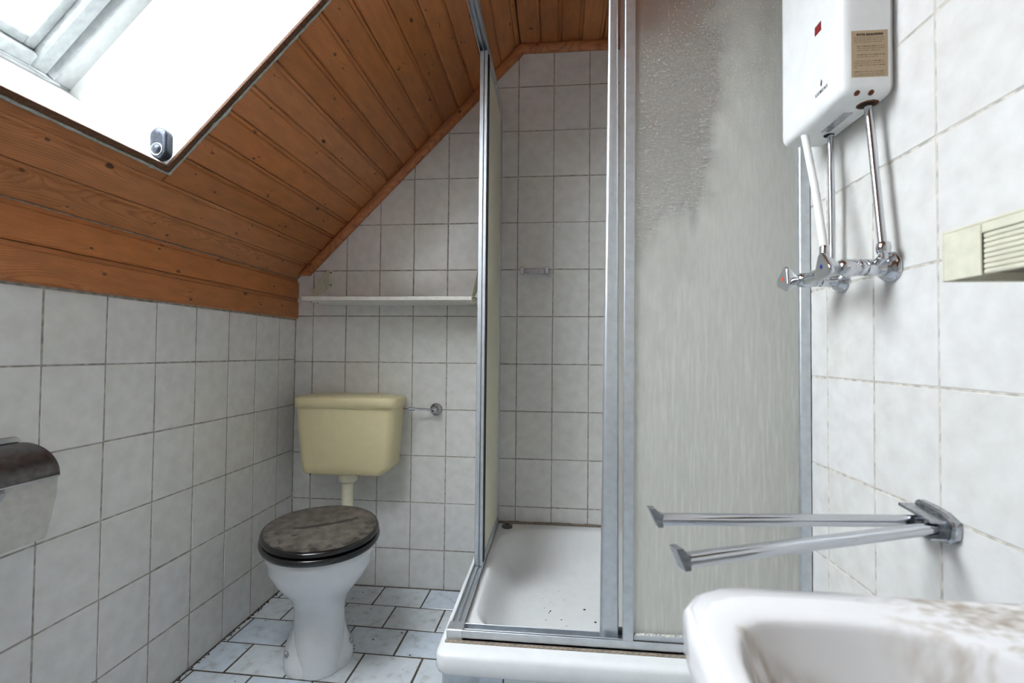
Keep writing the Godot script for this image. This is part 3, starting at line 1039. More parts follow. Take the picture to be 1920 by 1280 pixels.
func enclosure() -> void:
	var e := thing("shower_enclosure", "corner shower enclosure of satin aluminium profiles and frosted panes", "shower enclosure")
	var pm := mat(Color(0.99, 0.99, 0.98, 0.04), 0.24)
	pm.refraction_enabled = true
	pm.refraction_scale = 0.05
	pm.transparency = BaseMaterial3D.TRANSPARENCY_ALPHA
	pm.normal_enabled = true
	pm.normal_texture = noise_tex(71, 0.06, [], 512, 3, 3.0)
	pm.normal_scale = 0.15
	tri(pm, 3.0)
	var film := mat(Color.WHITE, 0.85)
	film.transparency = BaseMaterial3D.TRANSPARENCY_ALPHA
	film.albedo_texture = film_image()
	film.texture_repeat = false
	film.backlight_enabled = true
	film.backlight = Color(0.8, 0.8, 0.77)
	var cream := mat(Color(0.99, 0.985, 0.97, 0.06), 0.18)
	cream.refraction_enabled = true
	cream.refraction_scale = 0.05
	cream.transparency = BaseMaterial3D.TRANSPARENCY_ALPHA
	var milky := mat(Color(0.935, 0.93, 0.885), 0.42)
	milky.backlight_enabled = true
	milky.backlight = Color(0.95, 0.945, 0.90)
	var y0 := TY
	var y1 := 2.075
	var fz := 0.808      # middle of the front track
	var lx := 0.917      # middle of the left track
	var B := func(called: String, a: Vector3, b: Vector3, m: Material, r: float, parent: Node3D, lbl := "") -> MeshInstance3D:
		var s2 := tool()
		bx(s2, a, b, r)
		return put(s2, called, m, parent, lbl)
	# rails below and above, each a channel of a floor and two lips
	var rail := func(called: String, a: Vector3, b: Vector3, along_x: bool, up: bool) -> void:
		var s2 := tool()
		var lip := 0.0022
		var h := b.y - a.y
		var f := 0.008
		if up:
			bx(s2, Vector3(a.x, b.y - f, a.z), b, 0.001)
		else:
			bx(s2, a, Vector3(b.x, a.y + f, b.z), 0.001)
		if along_x:
			bx(s2, Vector3(a.x, a.y, b.z - lip), b, 0.0008)
			bx(s2, Vector3(a.x, a.y, (a.z + b.z) * 0.5 - 0.001), Vector3(b.x, b.y - (0.0 if up else h * 0.2), (a.z + b.z) * 0.5 + 0.001), 0.0008)
			bx(s2, a, Vector3(b.x, b.y, a.z + lip), 0.0008)
		else:
			bx(s2, Vector3(b.x - lip, a.y, a.z), b, 0.0008)
			bx(s2, Vector3((a.x + b.x) * 0.5 - 0.001, a.y, a.z), Vector3((a.x + b.x) * 0.5 + 0.001, b.y - (0.0 if up else h * 0.2), b.z), 0.0008)
			bx(s2, a, Vector3(a.x + lip, b.y, b.z), 0.0008)
		put(s2, called, M.alu, e)
	rail.call("bottom_rail", Vector3(lx - 0.0165, y0 + 0.0005, 0.004), Vector3(lx + 0.0145, y0 + 0.020, fz - 0.018), false, false)
	rail.call("bottom_rail", Vector3(lx - 0.0165, y0 + 0.0005, fz - 0.016), Vector3(W - 0.004, y0 + 0.026, fz + 0.018), true, false)
	rail.call("top_rail", Vector3(lx - 0.0165, y1 - 0.020, 0.004), Vector3(lx + 0.0145, y1 + 0.014, fz - 0.018), false, true)
	rail.call("top_rail", Vector3(lx - 0.0165, y1 - 0.020, fz - 0.016), Vector3(W - 0.004, y1 + 0.014, fz + 0.018), true, true)
	B.call("corner_piece", Vector3(lx - 0.019, y0 + 0.0005, fz - 0.019), Vector3(lx + 0.022, y0 + 0.0275, fz + 0.0195), M.alu, 0.002, e)
	B.call("corner_piece", Vector3(lx - 0.019, y1 - 0.022, fz - 0.019), Vector3(lx + 0.022, y1 + 0.0155, fz + 0.0195), M.alu, 0.002, e)
	B.call("sealant", Vector3(lx - 0.021, y0 - 0.0005, fz + 0.0185), Vector3(W - 0.006, y0 + 0.003, fz + 0.029), M.sealant, 0.001, e, "brown stained sealant line")
	# wall profiles
	B.call("wall_profile", Vector3(W - 0.026, y0 + 0.026, fz - 0.014), Vector3(W - 0.001, y1 - 0.02, fz + 0.020), M.alu, 0.002, e)
	B.call("wall_profile", Vector3(lx - 0.014, y0 + 0.02, 0.001), Vector3(lx + 0.014, y1 - 0.02, 0.020), M.alu, 0.002, e)
	# front: fixed pane with its upright, and the sliding door pushed behind it
	var uvf := func(v: Vector3) -> Vector2: return Vector2((v.x - 1.335) / 0.425, 1.0 - (v.y - y0) / 1.775)
	var st := tool()
	slab_uv(st, Vector3(1.345, y0 + 0.022, fz + 0.007), Vector3(W - 0.020, y1 - 0.014, fz + 0.010), uvf)
	var fp := put(st, "fixed_pane", pm, e, "frosted pane streaked with limescale")
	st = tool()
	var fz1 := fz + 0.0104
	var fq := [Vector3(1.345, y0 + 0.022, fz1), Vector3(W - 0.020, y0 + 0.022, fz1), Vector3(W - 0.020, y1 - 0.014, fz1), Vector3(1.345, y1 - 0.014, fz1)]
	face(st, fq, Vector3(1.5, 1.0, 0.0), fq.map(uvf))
	put(st, "limescale_bright_film", film, fp, "dried limescale film with painted brightening")
	st = tool()
	bx(st, Vector3(1.336, y0 + 0.022, fz + 0.001), Vector3(1.3615, y1 - 0.016, fz + 0.0165), 0.0015)
	put(st, "upright", M.alu, e)
	B.call("pane_footer", Vector3(1.3615, y0 + 0.026, fz + 0.004), Vector3(W - 0.026, y0 + 0.040, fz + 0.013), M.alu, 0.001, e)
	# crust of limescale along the pane's foot
	st = tool()
	for i in 90:
		var x := rng.randf_range(1.365, 1.52)
		lathe(st, [[0.0014 + rng.randf() * 0.0022, -0.001], [0.0012, 0.0015], [0.0002, 0.0028]], Vector3(x, y0 + 0.040 + rng.randf() * 0.003, fz + 0.0115), Vector3(rng.randfn(0, 0.4), 1, 0.4), 5)
	put(st, "limescale_crust", M.lime, e, "white limescale crust").set_meta("kind", "stuff")
	var door := Node3D.new()
	door.name = "sliding_door"
	e.add_child(door, true)
	door.position = Vector3(0, y0 + 0.018, fz - 0.008)
	var hgt := y1 - y0 - 0.032
	st = tool()
	# the upright has been bent: its lower end stands wider open than its top
	var rings := []
	for k in 5:
		var f := k / 4.0
		var xl := lerpf(1.2830, 1.2990, f)
		var xr := lerpf(1.3280, 1.3195, f)
		var ring := []
		for q in [Vector2(0.0, -0.008), Vector2(0.10, -0.011), Vector2(0.85, -0.011), Vector2(1.0, -0.007), Vector2(1.0, 0.006), Vector2(0.88, 0.0095), Vector2(0.52, 0.0062), Vector2(0.2, 0.0095), Vector2(0.0, 0.007)]:
			ring.append(Vector3(lerpf(xl, xr, q.x), hgt * f, q.y))
		rings.append(ring)
	loft(st, rings)
	put(st, "door_upright", M.alu, door)
	st = tool()
	slab_uv(st, Vector3(1.326, 0.022, -0.0015), Vector3(1.744, hgt - 0.008, 0.0015), func(v: Vector3): return Vector2((v.x - 1.326) / 0.42, v.y / 1.75))
	put(st, "door_pane", cream, door)
	st = tool()
	bx(st, Vector3(1.3285, 0.008, -0.004), Vector3(1.744, 0.026, 0.004), 0.001)
	put(st, "door_footer", M.steel, door)
	st = tool()
	bx(st, Vector3(1.3285, hgt - 0.018, -0.004), Vector3(1.744, hgt - 0.004, 0.004), 0.001)
	put(st, "door_header", M.alu, door)
	# left side: fixed pane on the outer track, sliding door on the inner one pushed to the wall
	st = tool()
	slab_uv(st, Vector3(lx - 0.010, y0 + 0.014, 0.018), Vector3(lx - 0.007, y1 - 0.014, 0.425), func(v: Vector3): return Vector2(v.z / 0.42, v.y / 1.75))
	put(st, "fixed_pane", milky, e)
	st = tool()
	bx(st, Vector3(lx - 0.0165, y0 + 0.010, 0.408), Vector3(lx - 0.0015, y1 - 0.010, 0.434), 0.0015)
	put(st, "upright", M.alu, e)
	door = Node3D.new()
	door.name = "sliding_door"
	e.add_child(door, true)
	door.position = Vector3(lx + 0.0085, y0 + 0.012, 0)
	hgt = y1 - y0 - 0.026
	st = tool()
	bx(st, Vector3(-0.0075, 0.0, 0.406), Vector3(0.0035, hgt, 0.441), 0.0015)
	put(st, "door_upright", M.alu, door)
	st = tool()
	bx(st, Vector3(0.0035, 0.012, 0.412), Vector3(0.0070, hgt - 0.012, 0.4385), 0.001)
	put(st, "rubber_seal", M.rubber, door)
	st = tool()
	slab_uv(st, Vector3(-0.0015, 0.024, 0.040), Vector3(0.0015, hgt - 0.02, 0.408), func(v: Vector3): return Vector2(v.z / 0.42, v.y / 1.75))
	put(st, "door_pane", milky, door)
	st = tool()
	bx(st, Vector3(-0.005, 0.004, 0.024), Vector3(0.006, 0.024, 0.406), 0.001)
	put(st, "door_footer", M.alu, door)
	st = tool()
	bx(st, Vector3(-0.005, hgt - 0.022, 0.024), Vector3(0.006, hgt - 0.004, 0.406), 0.001)
	put(st, "door_header", M.alu, door)
	st = tool()
	bx(st, Vector3(-0.006, 0.004, 0.022), Vector3(0.006, hgt - 0.004, 0.040), 0.001)
	put(st, "door_upright", M.alu, door)
	st = tool()
	lathe(st, [[0.006, 0.0], [0.007, 0.003], [0.006, 0.007], [0.0001, 0.008]], Vector3(0.006, hgt - 0.03, 0.27), Vector3(1, 0, 0), 12)
	put(st, "roller_button", M.hose, door)
	# soap holder on the tiles
	var s := thing("soap_holder", "small chrome soap holder on the shower's back wall", "soap holder", Vector3(1.0765, 1.374, 0.0))
	st = tool()
	bx(st, Vector3(-0.055, 0.004, 0.0005), Vector3(0.055, 0.015, 0.004), 0.001)
	put(st, "wall_bar", M.chrome, s)
	st = tool()
	bx(st, Vector3(-0.060, -0.015, 0.012), Vector3(-0.044, 0.014, 0.046), 0.002)
	bx(st, Vector3(-0.060, 0.008, 0.0005), Vector3(-0.048, 0.0145, 0.014), 0.001)
	put(st, "end_clip", M.chrome, s)
	st = tool()
	bx(st, Vector3(0.044, -0.015, 0.012), Vector3(0.060, 0.014, 0.046), 0.002)
	bx(st, Vector3(0.048, 0.008, 0.0005), Vector3(0.060, 0.0145, 0.014), 0.001)
	put(st, "end_clip", M.chrome, s)
	st = tool()
	bx(st, Vector3(-0.044, -0.014, 0.026), Vector3(0.044, 0.010, 0.032), 0.0015)
	put(st, "front_plate", M.chrome_dull, s)

# ------------------------------------------------------------------ water heater and its taps
func label_image() -> ImageTexture:
	var im := Image.create(192, 264, false, Image.FORMAT_RGB8)
	im.fill(Color(0.69, 0.60, 0.49))
	var ink := Color(0.40, 0.34, 0.28)
	var dark := Color(0.27, 0.23, 0.19)
	var r := RandomNumberGenerator.new()
	r.seed = 8
	var rows := [[40, 14, 176, 0], [52, 14, 176, 0], [64, 14, 160, 0], [88, 30, 176, 1], [100, 30, 176, 0], [112, 30, 150, 0], [136, 30, 176, 1], [148, 30, 140, 0], [172, 14, 176, 1], [184, 14, 176, 0], [196, 14, 176, 1], [208, 14, 30, 0], [232, 14, 176, 1], [244, 14, 176, 0], [254, 14, 172, 0]]
	for e in rows:
		var x: int = e[1]
		while x < e[2]:
			var w := 6 + r.randi() % 22
			w = mini(w, e[2] - x)
			var strong: bool = e[3] == 1 and r.randf() < 0.5
			im.fill_rect(Rect2i(x, e[0], w, 4 if strong else 3), dark if strong else ink)
			x += w + 4
	for y in 264:
		for x in 192:
			var c := im.get_pixel(x, y)
			var k := 0.95 + r.randf() * 0.08
			im.set_pixel(x, y, Color(c.r * k, c.g * k, c.b * k))
	return ImageTexture.create_from_image(im)

func words(text: String, high: float, t: Transform3D, m: Material, parent: Node3D, called: String, spacing := 0) -> void:
	var tm := TextMesh.new()
	var f := SystemFont.new()
	f.font_names = PackedStringArray(["Droid Sans"])
	f.font_weight = 700 if spacing == 0 else 400
	var fv := FontVariation.new()
	fv.base_font = f
	fv.spacing_glyph = spacing
	tm.font = fv
	tm.text = text
	tm.font_size = 32
	tm.pixel_size = high / 23.0
	tm.depth = 0.0004
	putm(tm, called, m, parent, t)

func heater() -> void:
	var h := thing("water_heater", "white wall-mounted electric water heater with a red diamond and a beige notice", "water heater", Vector3(W, 1.497, 1.0025))
	var fx := 1.678 - W
	var up := 0.52
	# casing: rounded box, skin of rings from the wall to the front
	var st := tool()
	var rings := []
	for e in [[-0.014, 0.0], [-0.060, 0.0], [fx + 0.016, 0.0], [fx + 0.009, 0.0015], [fx + 0.004, 0.005], [fx + 0.001, 0.010], [fx, 0.018]]:
		var ring := []
		for p in rrect(-0.1155 + e[1], 0.0 + e[1], 0.1155 - e[1], up - e[1], 0.016, 6):
			ring.append(Vector3(e[0], p.y, p.x))
		rings.append(ring)
	loft(st, rings)
	put(st, "casing", M.heater, h)
	st = tool()
	rings = []
	for e in [[-0.002, 0.006], [-0.012, 0.0], [-0.0145, 0.0]]:
		var ring := []
		for p in rrect(-0.110 + e[1], 0.003 + e[1], 0.110 - e[1], up - e[1], 0.014, 5):
			ring.append(Vector3(e[0], p.y, p.x))
		rings.append(ring)
	loft(st, rings)
	put(st, "back_plate", M.hose, h)
	var front := frame(Vector3(fx - 0.0004, 0, 0), Vector3(0, 0, 1), Vector3.UP)
	st = tool()
	prism(st, [Vector2(0.0315, 0.1645), Vector2(0.0525, 0.1645), Vector2(0.0525, 0.1815), Vector2(0.0315, 0.1815)], 0.0, 0.0008, 0.0, front)
	put(st, "red_diamond", M.red, h)
	words("SIEMENS", 0.0062, front * Transform3D(Basis(), Vector3(0.052, 0.0430, 0.0004)), M.ink, h, "lettering", 5)
	st = tool()
	prism(st, [Vector2(0.0505, 0.0535), Vector2(0.0530, 0.0535), Vector2(0.0533, 0.0595), Vector2(0.0548, 0.0595), Vector2(0.0520, 0.0660), Vector2(0.0512, 0.0600), Vector2(0.0495, 0.0600)], 0.0, 0.0006, 0.0, front)
	put(st, "flame_emblem", M.ink, h)
	# notice on the side turned to the camera
	var lm := mat(Color.WHITE, 0.6)
	lm.albedo_texture = label_image()
	st = tool()
	var lx0 := fx + 0.017
	slab_uv(st, Vector3(lx0, 0.031, 0.1150), Vector3(lx0 + 0.0615, 0.116, 0.1160), func(v: Vector3): return Vector2((v.x - lx0) / 0.0615, 1.0 - (v.y - 0.031) / 0.085))
	var nt := put(st, "notice", lm, h, "beige printed notice")
	words("BITTE BEACHTEN", 0.0040, Transform3D(Basis(), Vector3(lx0 + 0.031, 0.1085, 0.1162)), M.ink, nt, "heading")
	# holes and rust below
	for p in [[Vector3(-0.030, -0.0004, -0.045), 0.010, false], [Vector3(-0.030, -0.0004, 0.078), 0.012, true]]:
		if p[2]:
			st = tool()
			lathe(st, [[p[1] * 1.5, 0.0], [p[1] * 1.35, 0.0008]], p[0] + Vector3(0.0, 0.0004, 0), Vector3.DOWN, 11)
			put(st, "rust_patch", M.rust, h)
		st = tool()
		lathe(st, [[p[1], 0.0], [p[1] * 0.95, 0.001]], p[0] - Vector3(0, 0.0004, 0), Vector3.DOWN, 16)
		put(st, "pipe_hole", M.dark, h)
	st = tool()
	bx(st, Vector3(-0.055, -0.0015, -0.03), Vector3(-0.038, 0.001, 0.05), 0.0006)
	put(st, "type_plate", M.chrome_dull, h)
	for p in [Vector3(-0.068, 0.0046, 0.1109), Vector3(-0.044, 0.0046, 0.1109)]:
		st = tool()
		lathe(st, [[0.0052, -0.0005], [0.0048, 0.0004]], p, Vector3(0, -1, 1), 9)
		put(st, "rust_spot", M.rust, h)
	# copper-chrome pipes between heater and taps
	var a := thing("supply_pipe", "straight chrome pipe under the heater next to the white hose", "pipe", Vector3(W - 0.028, 1.20, 0.962), "chrome heater pipes")
	st = tool()
	tube(st, [Vector3(0, 0.0, 0), Vector3(0, 0.15, 0), Vector3(0, 0.30, -0.003)], 0.0062, 16)
	put(st, "pipe", M.chrome, a)
	var b := thing("supply_pipe", "slanting chrome pipe under the heater running to the blue-dotted tap", "pipe", Vector3(W - 0.030, 1.20, 1.120), "chrome heater pipes")
	st = tool()
	tube(st, [Vector3(0, 0.0, 0.0), Vector3(0, 0.02, -0.002), Vector3(0, 0.30, -0.038)], 0.0068, 16)
	put(st, "pipe", M.chrome, b)
	st = tool()
	lathe(st, [[0.0085, 0.0], [0.0105, 0.004], [0.0115, 0.010], [0.0105, 0.018], [0.008, 0.021]], Vector3(0, 0.008, 0), Vector3.UP, 18)
	put(st, "union_nut", M.chrome, b)
	# flexible white hose
	var w := thing("white_hose", "bent white plastic hose from the heater to the tap's top", "hose", Vector3(1.690, 1.225, 1.040))
	st = tool()
	var cv := Curve3D.new()
	cv.add_point(Vector3(0, 0.0, 0), Vector3.ZERO, Vector3(0, 0.07, 0.003))
	cv.add_point(Vector3(0.004, 0.14, -0.040), Vector3(0, -0.05, 0.02), Vector3(0, 0.05, -0.02))
	cv.add_point(Vector3(0.006, 0.278, -0.085), Vector3(0, -0.045, 0.008), Vector3.ZERO)
	var pts := []
	for i in 41:
		pts.append(cv.sample_baked(cv.get_baked_length() * i / 40.0, true))
	tube(st, pts, 0.0072, 16)
	put(st, "tube", M.hose, w)
	st = tool()
	lathe(st, [[0.0085, -0.012], [0.009, -0.010], [0.009, 0.014], [0.0078, 0.016]], Vector3.ZERO, Vector3.UP, 18)
	put(st, "ferrule", M.chrome, w)
	# taps
	var f := thing("wall_mixer", "chrome two-handle wall tap under the heater", "tap", Vector3(W, 1.188, 1.022))
	for k in 2:
		var z: float = [0.073, -0.073][k]
		st = tool()
		lathe(st, [[0.0285, 0.0005], [0.0285, 0.003], [0.026, 0.007], [0.0235, 0.0085], [0.022, 0.013], [0.0165, 0.016], [0.0150, 0.017], [0.0150, 0.045]], Vector3(0, 0, z), Vector3(-1, 0, 0), 32)
		put(st, "wall_plate", M.chrome, f)
		st = tool()
		lathe(st, [[0.0145, 0.044], [0.0160, 0.046], [0.0160, 0.058], [0.0145, 0.060]], Vector3(0, 0, z), Vector3(-1, 0, 0), 6)
		put(st, "nut", M.chrome, f)
		st = tool()
		lathe(st, [[0.0145, 0.060], [0.0158, 0.063], [0.0155, 0.086], [0.0135, 0.090], [0.011, 0.092]], Vector3(0, 0, z), Vector3(-1, 0, 0), 24)
		put(st, "valve_body", M.chrome, f)
		# paddle handle: round at the neck, a rounded triangle at its face
		st = tool()
		var rings2 := []
		for e in [[0.090, 0.010, 0.0], [0.096, 0.0115, 0.15], [0.106, 0.018, 0.7], [0.116, 0.0235, 1.0], [0.120, 0.0235, 1.0], [0.1215, 0.021, 1.0]]:
			var ring := []
			for i in 36:
				var an := TAU * i / 36
				var tri_r := 1.0 / maxf(cos(fposmod(an + (0.35 if k == 0 else 0.9), TAU / 3) - PI / 3), 0.5)
				tri_r = minf(tri_r, 1.42)
				var rr: float = e[1] * lerpf(1.0, tri_r * 0.86, e[2])
				ring.append(Vector3(-e[0], sin(an) * rr, z + cos(an) * rr))
			rings2.append(ring)
		loft(st, rings2)
		var hd := put(st, "handle", M.chrome, f)
		st = tool()
		lathe(st, [[0.0042, 0.0], [0.0042, 0.0006], [0.003, 0.001]], Vector3(-0.1213, 0.002, z), Vector3(-1, 0, 0), 14)
		put(st, "dot", [mat(Color(0.10, 0.17, 0.55), 0.4), mat(Color(0.93, 0.30, 0.20), 0.4)][k], hd, ["blue dot", "red dot"][k])
	st = tool()
	tube(st, [Vector3(-0.076, 0.0, 0.066), Vector3(-0.080, 0.002, 0.03), Vector3(-0.080, 0.002, -0.03), Vector3(-0.076, 0.0, -0.066)], [0.012, 0.0115, 0.0115, 0.012], 20)
	put(st, "cross_tube", M.chrome, f)
	st = tool()
	lathe(st, [[0.010, 0.0], [0.010, 0.012], [0.0125, 0.013], [0.0130, 0.024], [0.010, 0.026]], Vector3(-0.085, 0.004, 0.018), Vector3.UP, 8)
	put(st, "outlet_nut", M.chrome, f)
	st = tool()
	lathe(st, [[0.0075, 0.0], [0.0075, 0.020]], Vector3(-0.030, 0.010, 0.098), Vector3.UP, 16)
	tube(st, [Vector3(-0.030, 0.002, 0.073), Vector3(-0.030, 0.010, 0.090), Vector3(-0.030, 0.014, 0.098)], 0.0085, 12)
	put(st, "pipe_socket", M.chrome, f)
	st = tool()
	lathe(st, [[0.0075, 0.0], [0.0075, 0.016]], Vector3(-0.028, 0.006, -0.060), Vector3.UP, 16)
	put(st, "pipe_socket", M.chrome, f)

# ------------------------------------------------------------------ towel rail, wall fixture, basin, paper holder
func right_side() -> void:
	var t := thing("towel_rail", "chrome two-arm towel rail on the right wall above the basin", "towel rail", Vector3(W, 0.765, 1.200))
	var st := tool()
	var prof := [Vector2(-0.040, 0.022), Vector2(-0.034, 0.026), Vector2(-0.010, 0.025), Vector2(0.018, 0.021), Vector2(0.036, 0.013), Vector2(0.039, 0.006), Vector2(0.036, -0.014), Vector2(0.030, -0.021), Vector2(0.024, -0.024), Vector2(-0.022, -0.026), Vector2(-0.036, -0.024), Vector2(-0.040, -0.020)]
	prism(st, prof, 0.0005, 0.013, 0.003, frame(Vector3.ZERO, Vector3(0, 0, 1), Vector3.UP))
	put(st, "wall_plate", M.chrome_dull, t)
	st = tool()
	prism(st, [Vector2(-0.036, 0.014), Vector2(-0.036, 0.019), Vector2(0.030, 0.012), Vector2(0.030, 0.008)], 0.012, 0.040, 0.001, frame(Vector3.ZERO, Vector3(0, 0, 1), Vector3.UP))
	prism(st, [Vector2(-0.034, -0.019), Vector2(-0.034, -0.0155), Vector2(0.028, -0.0155), Vector2(0.028, -0.019)], 0.012, 0.038, 0.001, frame(Vector3.ZERO, Vector3(0, 0, 1), Vector3.UP))
	put(st, "fork", M.chrome_dull, t)
	for k in 2:
		var p0: Vector3 = [Vector3(-0.026, -0.002, -0.010), Vector3(-0.026, -0.003, 0.018)][k]
		var p1: Vector3 = [Vector3(1.336 - W, -0.001, 0.033), Vector3(1.336 - W, -0.002, 0.178)][k]
		st = tool()
		tube(st, [p0, p0.lerp(p1, 0.5), p1], 0.0092, 24, 1.05)
		var arm := put(st, "arm", M.chrome, t)
		var d := (p1 - p0).normalized()
		var side := d.cross(Vector3.UP).normalized()
		st = tool()
		prism(st, [Vector2(-0.001, -0.0105), Vector2(0.007, -0.0105), Vector2(0.021, 0.0185), Vector2(0.011, 0.0185), Vector2(0.004, 0.010), Vector2(-0.001, 0.0095)], -0.0085, 0.0085, 0.001, Transform3D(Basis(d, Vector3.UP, d.cross(Vector3.UP)), p1))
		put(st, "end_cap", M.chrome_dull, arm)
	# ribbed cream fixture, open below
	var c := thing("wall_fixture", "cream ribbed plastic box fixture on the right wall above the towel rail", "wall fixture", Vector3(W, 1.122, 1.355))
	var d := 0.115
	var h := 0.064
	var len := 0.46
	var part := func(called: String, a: Vector3, b: Vector3, r: float, m: Material) -> void:
		var s2 := tool()
		bx(s2, a, b, r)
		put(s2, called, m, c)
	part.call("end_cap", Vector3(-d, 0, 0), Vector3(-0.001, h, 0.004), 0.0015, M.cream)
	part.call("end_cap", Vector3(-d, 0, len - 0.004), Vector3(-0.001, h, len), 0.0015, M.cream)
	part.call("top", Vector3(-d, h - 0.004, 0.004), Vector3(-0.001, h, len - 0.004), 0.001, M.cream)
	part.call("front_panel", Vector3(-d, 0.0, 0.004), Vector3(-d + 0.003, h - 0.004, 0.056), 0.0008, M.cream)
	part.call("front_panel", Vector3(-d, h - 0.015, 0.057), Vector3(-d + 0.003, h - 0.004, len - 0.004), 0.0008, M.cream)
	part.call("back_plate", Vector3(-0.004, 0.004, 0.004), Vector3(-0.001, h - 0.004, len - 0.004), 0.0008, M.sealant)
	part.call("inner_tray", Vector3(-d + 0.004, 0.012, 0.004), Vector3(-0.004, 0.015, len - 0.004), 0.0008, M.sealant)
	for k in 8:
		part.call("rib", Vector3(-d + 0.0002, 0.0005 + k * 0.006, 0.0585), Vector3(-d + 0.004, 0.0005 + k * 0.006 + 0.0056, len - 0.006), 0.0014, M.cream)
	basin()
	# paper holder on the left wall
	var p := thing("paper_holder", "metal toilet paper holder with a curved dark lid on the left wall", "paper holder", Vector3(0.0, 0.755, 1.080))
	st = tool()
	prism(st, rrect(-0.150, -0.05, 0.002, 0.080, 0.018, 6), 0.0005, 0.006, 0.001, frame(Vector3.ZERO, Vector3(0, 0, -1), Vector3.UP) * Transform3D(Basis.from_scale(Vector3(1, 1, 1)), Vector3.ZERO))
	put(st, "wall_plate", M.chrome, p)
	st = tool()
	var r0 := []
	var r1 := []
	var arc := []
	for i in 15:
		var a := PI / 2 * i / 14.0
		arc.append(Vector2(0.012 + 0.090 * sin(a), 0.066 * cos(a)))
	for i in range(14, -1, -1):
		var a := PI / 2 * i / 14.0
		arc.append(Vector2(0.012 + 0.0885 * sin(a), -0.0015 + 0.066 * cos(a)))
	for q in arc:
		r0.append(Vector3(q.x, q.y, 0.0))
		r1.append(Vector3(q.x, q.y, 0.145))
	loft(st, [r0, r1])
	put(st, "lid", M.steel, p, "curved dark metal lid")
	st = tool()
	bx(st, Vector3(0.099, -0.004, 0.0005), Vector3(0.1035, 0.0005, 0.1445), 0.0008)
	put(st, "lid_rim", M.chrome, p)
	st = tool()
	prism(st, [Vector2(-0.004, -0.004), Vector2(-0.0985, -0.004), Vector2(-0.101, -0.020), Vector2(-0.108, -0.028), Vector2(-0.118, -0.030), Vector2(-0.141, -0.03), Vector2(-0.1435, -0.128), Vector2(-0.026, -0.128), Vector2(-0.022, -0.122), Vector2(-0.0045, -0.040)], 0.0, 0.0015, 0.0, frame(Vector3(0.0995, 0, 0), Vector3(0, 0, -1), Vector3.UP))
	put(st, "flap", M.flap, p, "pale metal flap with a cut-out")
	st = tool()
	tube(st, [Vector3(0.004, -0.02, 0.012), Vector3(0.045, -0.02, 0.012), Vector3(0.052, -0.02, 0.02), Vector3(0.052, -0.02, 0.135)], 0.004, 10)
	put(st, "roll_bar", M.chrome, p)

func insect() -> void:
	var o := thing("crane_fly", "tiny dark crane fly resting on the left wall beside the paper holder", "insect", Vector3(0.0006, 0.664, 1.043))
	var st := tool()
	tube(st, [Vector3(0.001, -0.006, 0), Vector3(0.0016, 0.0, 0.0004), Vector3(0.0014, 0.004, 0.0008)], [0.0006, 0.0011, 0.0005], 6)
	put(st, "body", M.dark, o)
	for k in 6:
		st = tool()
		var a := TAU * (k + 0.4) / 6.0
		tube(st, [Vector3(0.0012, 0.001, 0.0003), Vector3(0.0035, sin(a) * 0.007, cos(a) * 0.006), Vector3(0.0004, sin(a) * 0.016, cos(a) * 0.010)], 0.00022, 4)
		put(st, "leg", M.dark, o)

func grime_image() -> ImageTexture:
	# seen from above: u over 1.26..1.775 m in x, v over 1.50..2.08 m in z
	var n := 384
	var im := Image.create(n, n, false, Image.FORMAT_RGB8)
	var a := FastNoiseLite.new()
	a.seed = 23
	a.frequency = 0.018
	a.fractal_octaves = 5
	var b := FastNoiseLite.new()
	b.seed = 24
	b.frequency = 0.07
	b.fractal_octaves = 4
	for y in n:
		for x in n:
			var wx := 1.26 + 0.515 * x / n
			var wz := 1.50 + 0.58 * y / n
			var k := a.get_noise_2d(x * 0.6, y * 1.8) * 0.9 + b.get_noise_2d(x, y * 2.0) * 0.6
			var deck := clampf((wx - 1.43) / 0.08, 0.0, 1.0)
			var d := clampf(k * 1.1 + 0.34, 0.0, 1.0) * deck * 0.55
			# brown residue in the bowl's near-left side
			var br := clampf((0.11 - Vector2((wx - 1.345) * 1.5, (wz - 1.625) * 0.9).length()) / 0.06, 0.0, 1.0)
			d = maxf(d, br * clampf(0.55 + k * 1.3, 0.0, 1.0) * smoothstep(1.312, 1.326, wx) * smoothstep(1.582, 1.600, wz))
			var c := Color(0.885, 0.882, 0.885).lerp(Color(0.42, 0.33, 0.22), d)
			im.set_pixel(x, y, c)
	return ImageTexture.create_from_image(im)

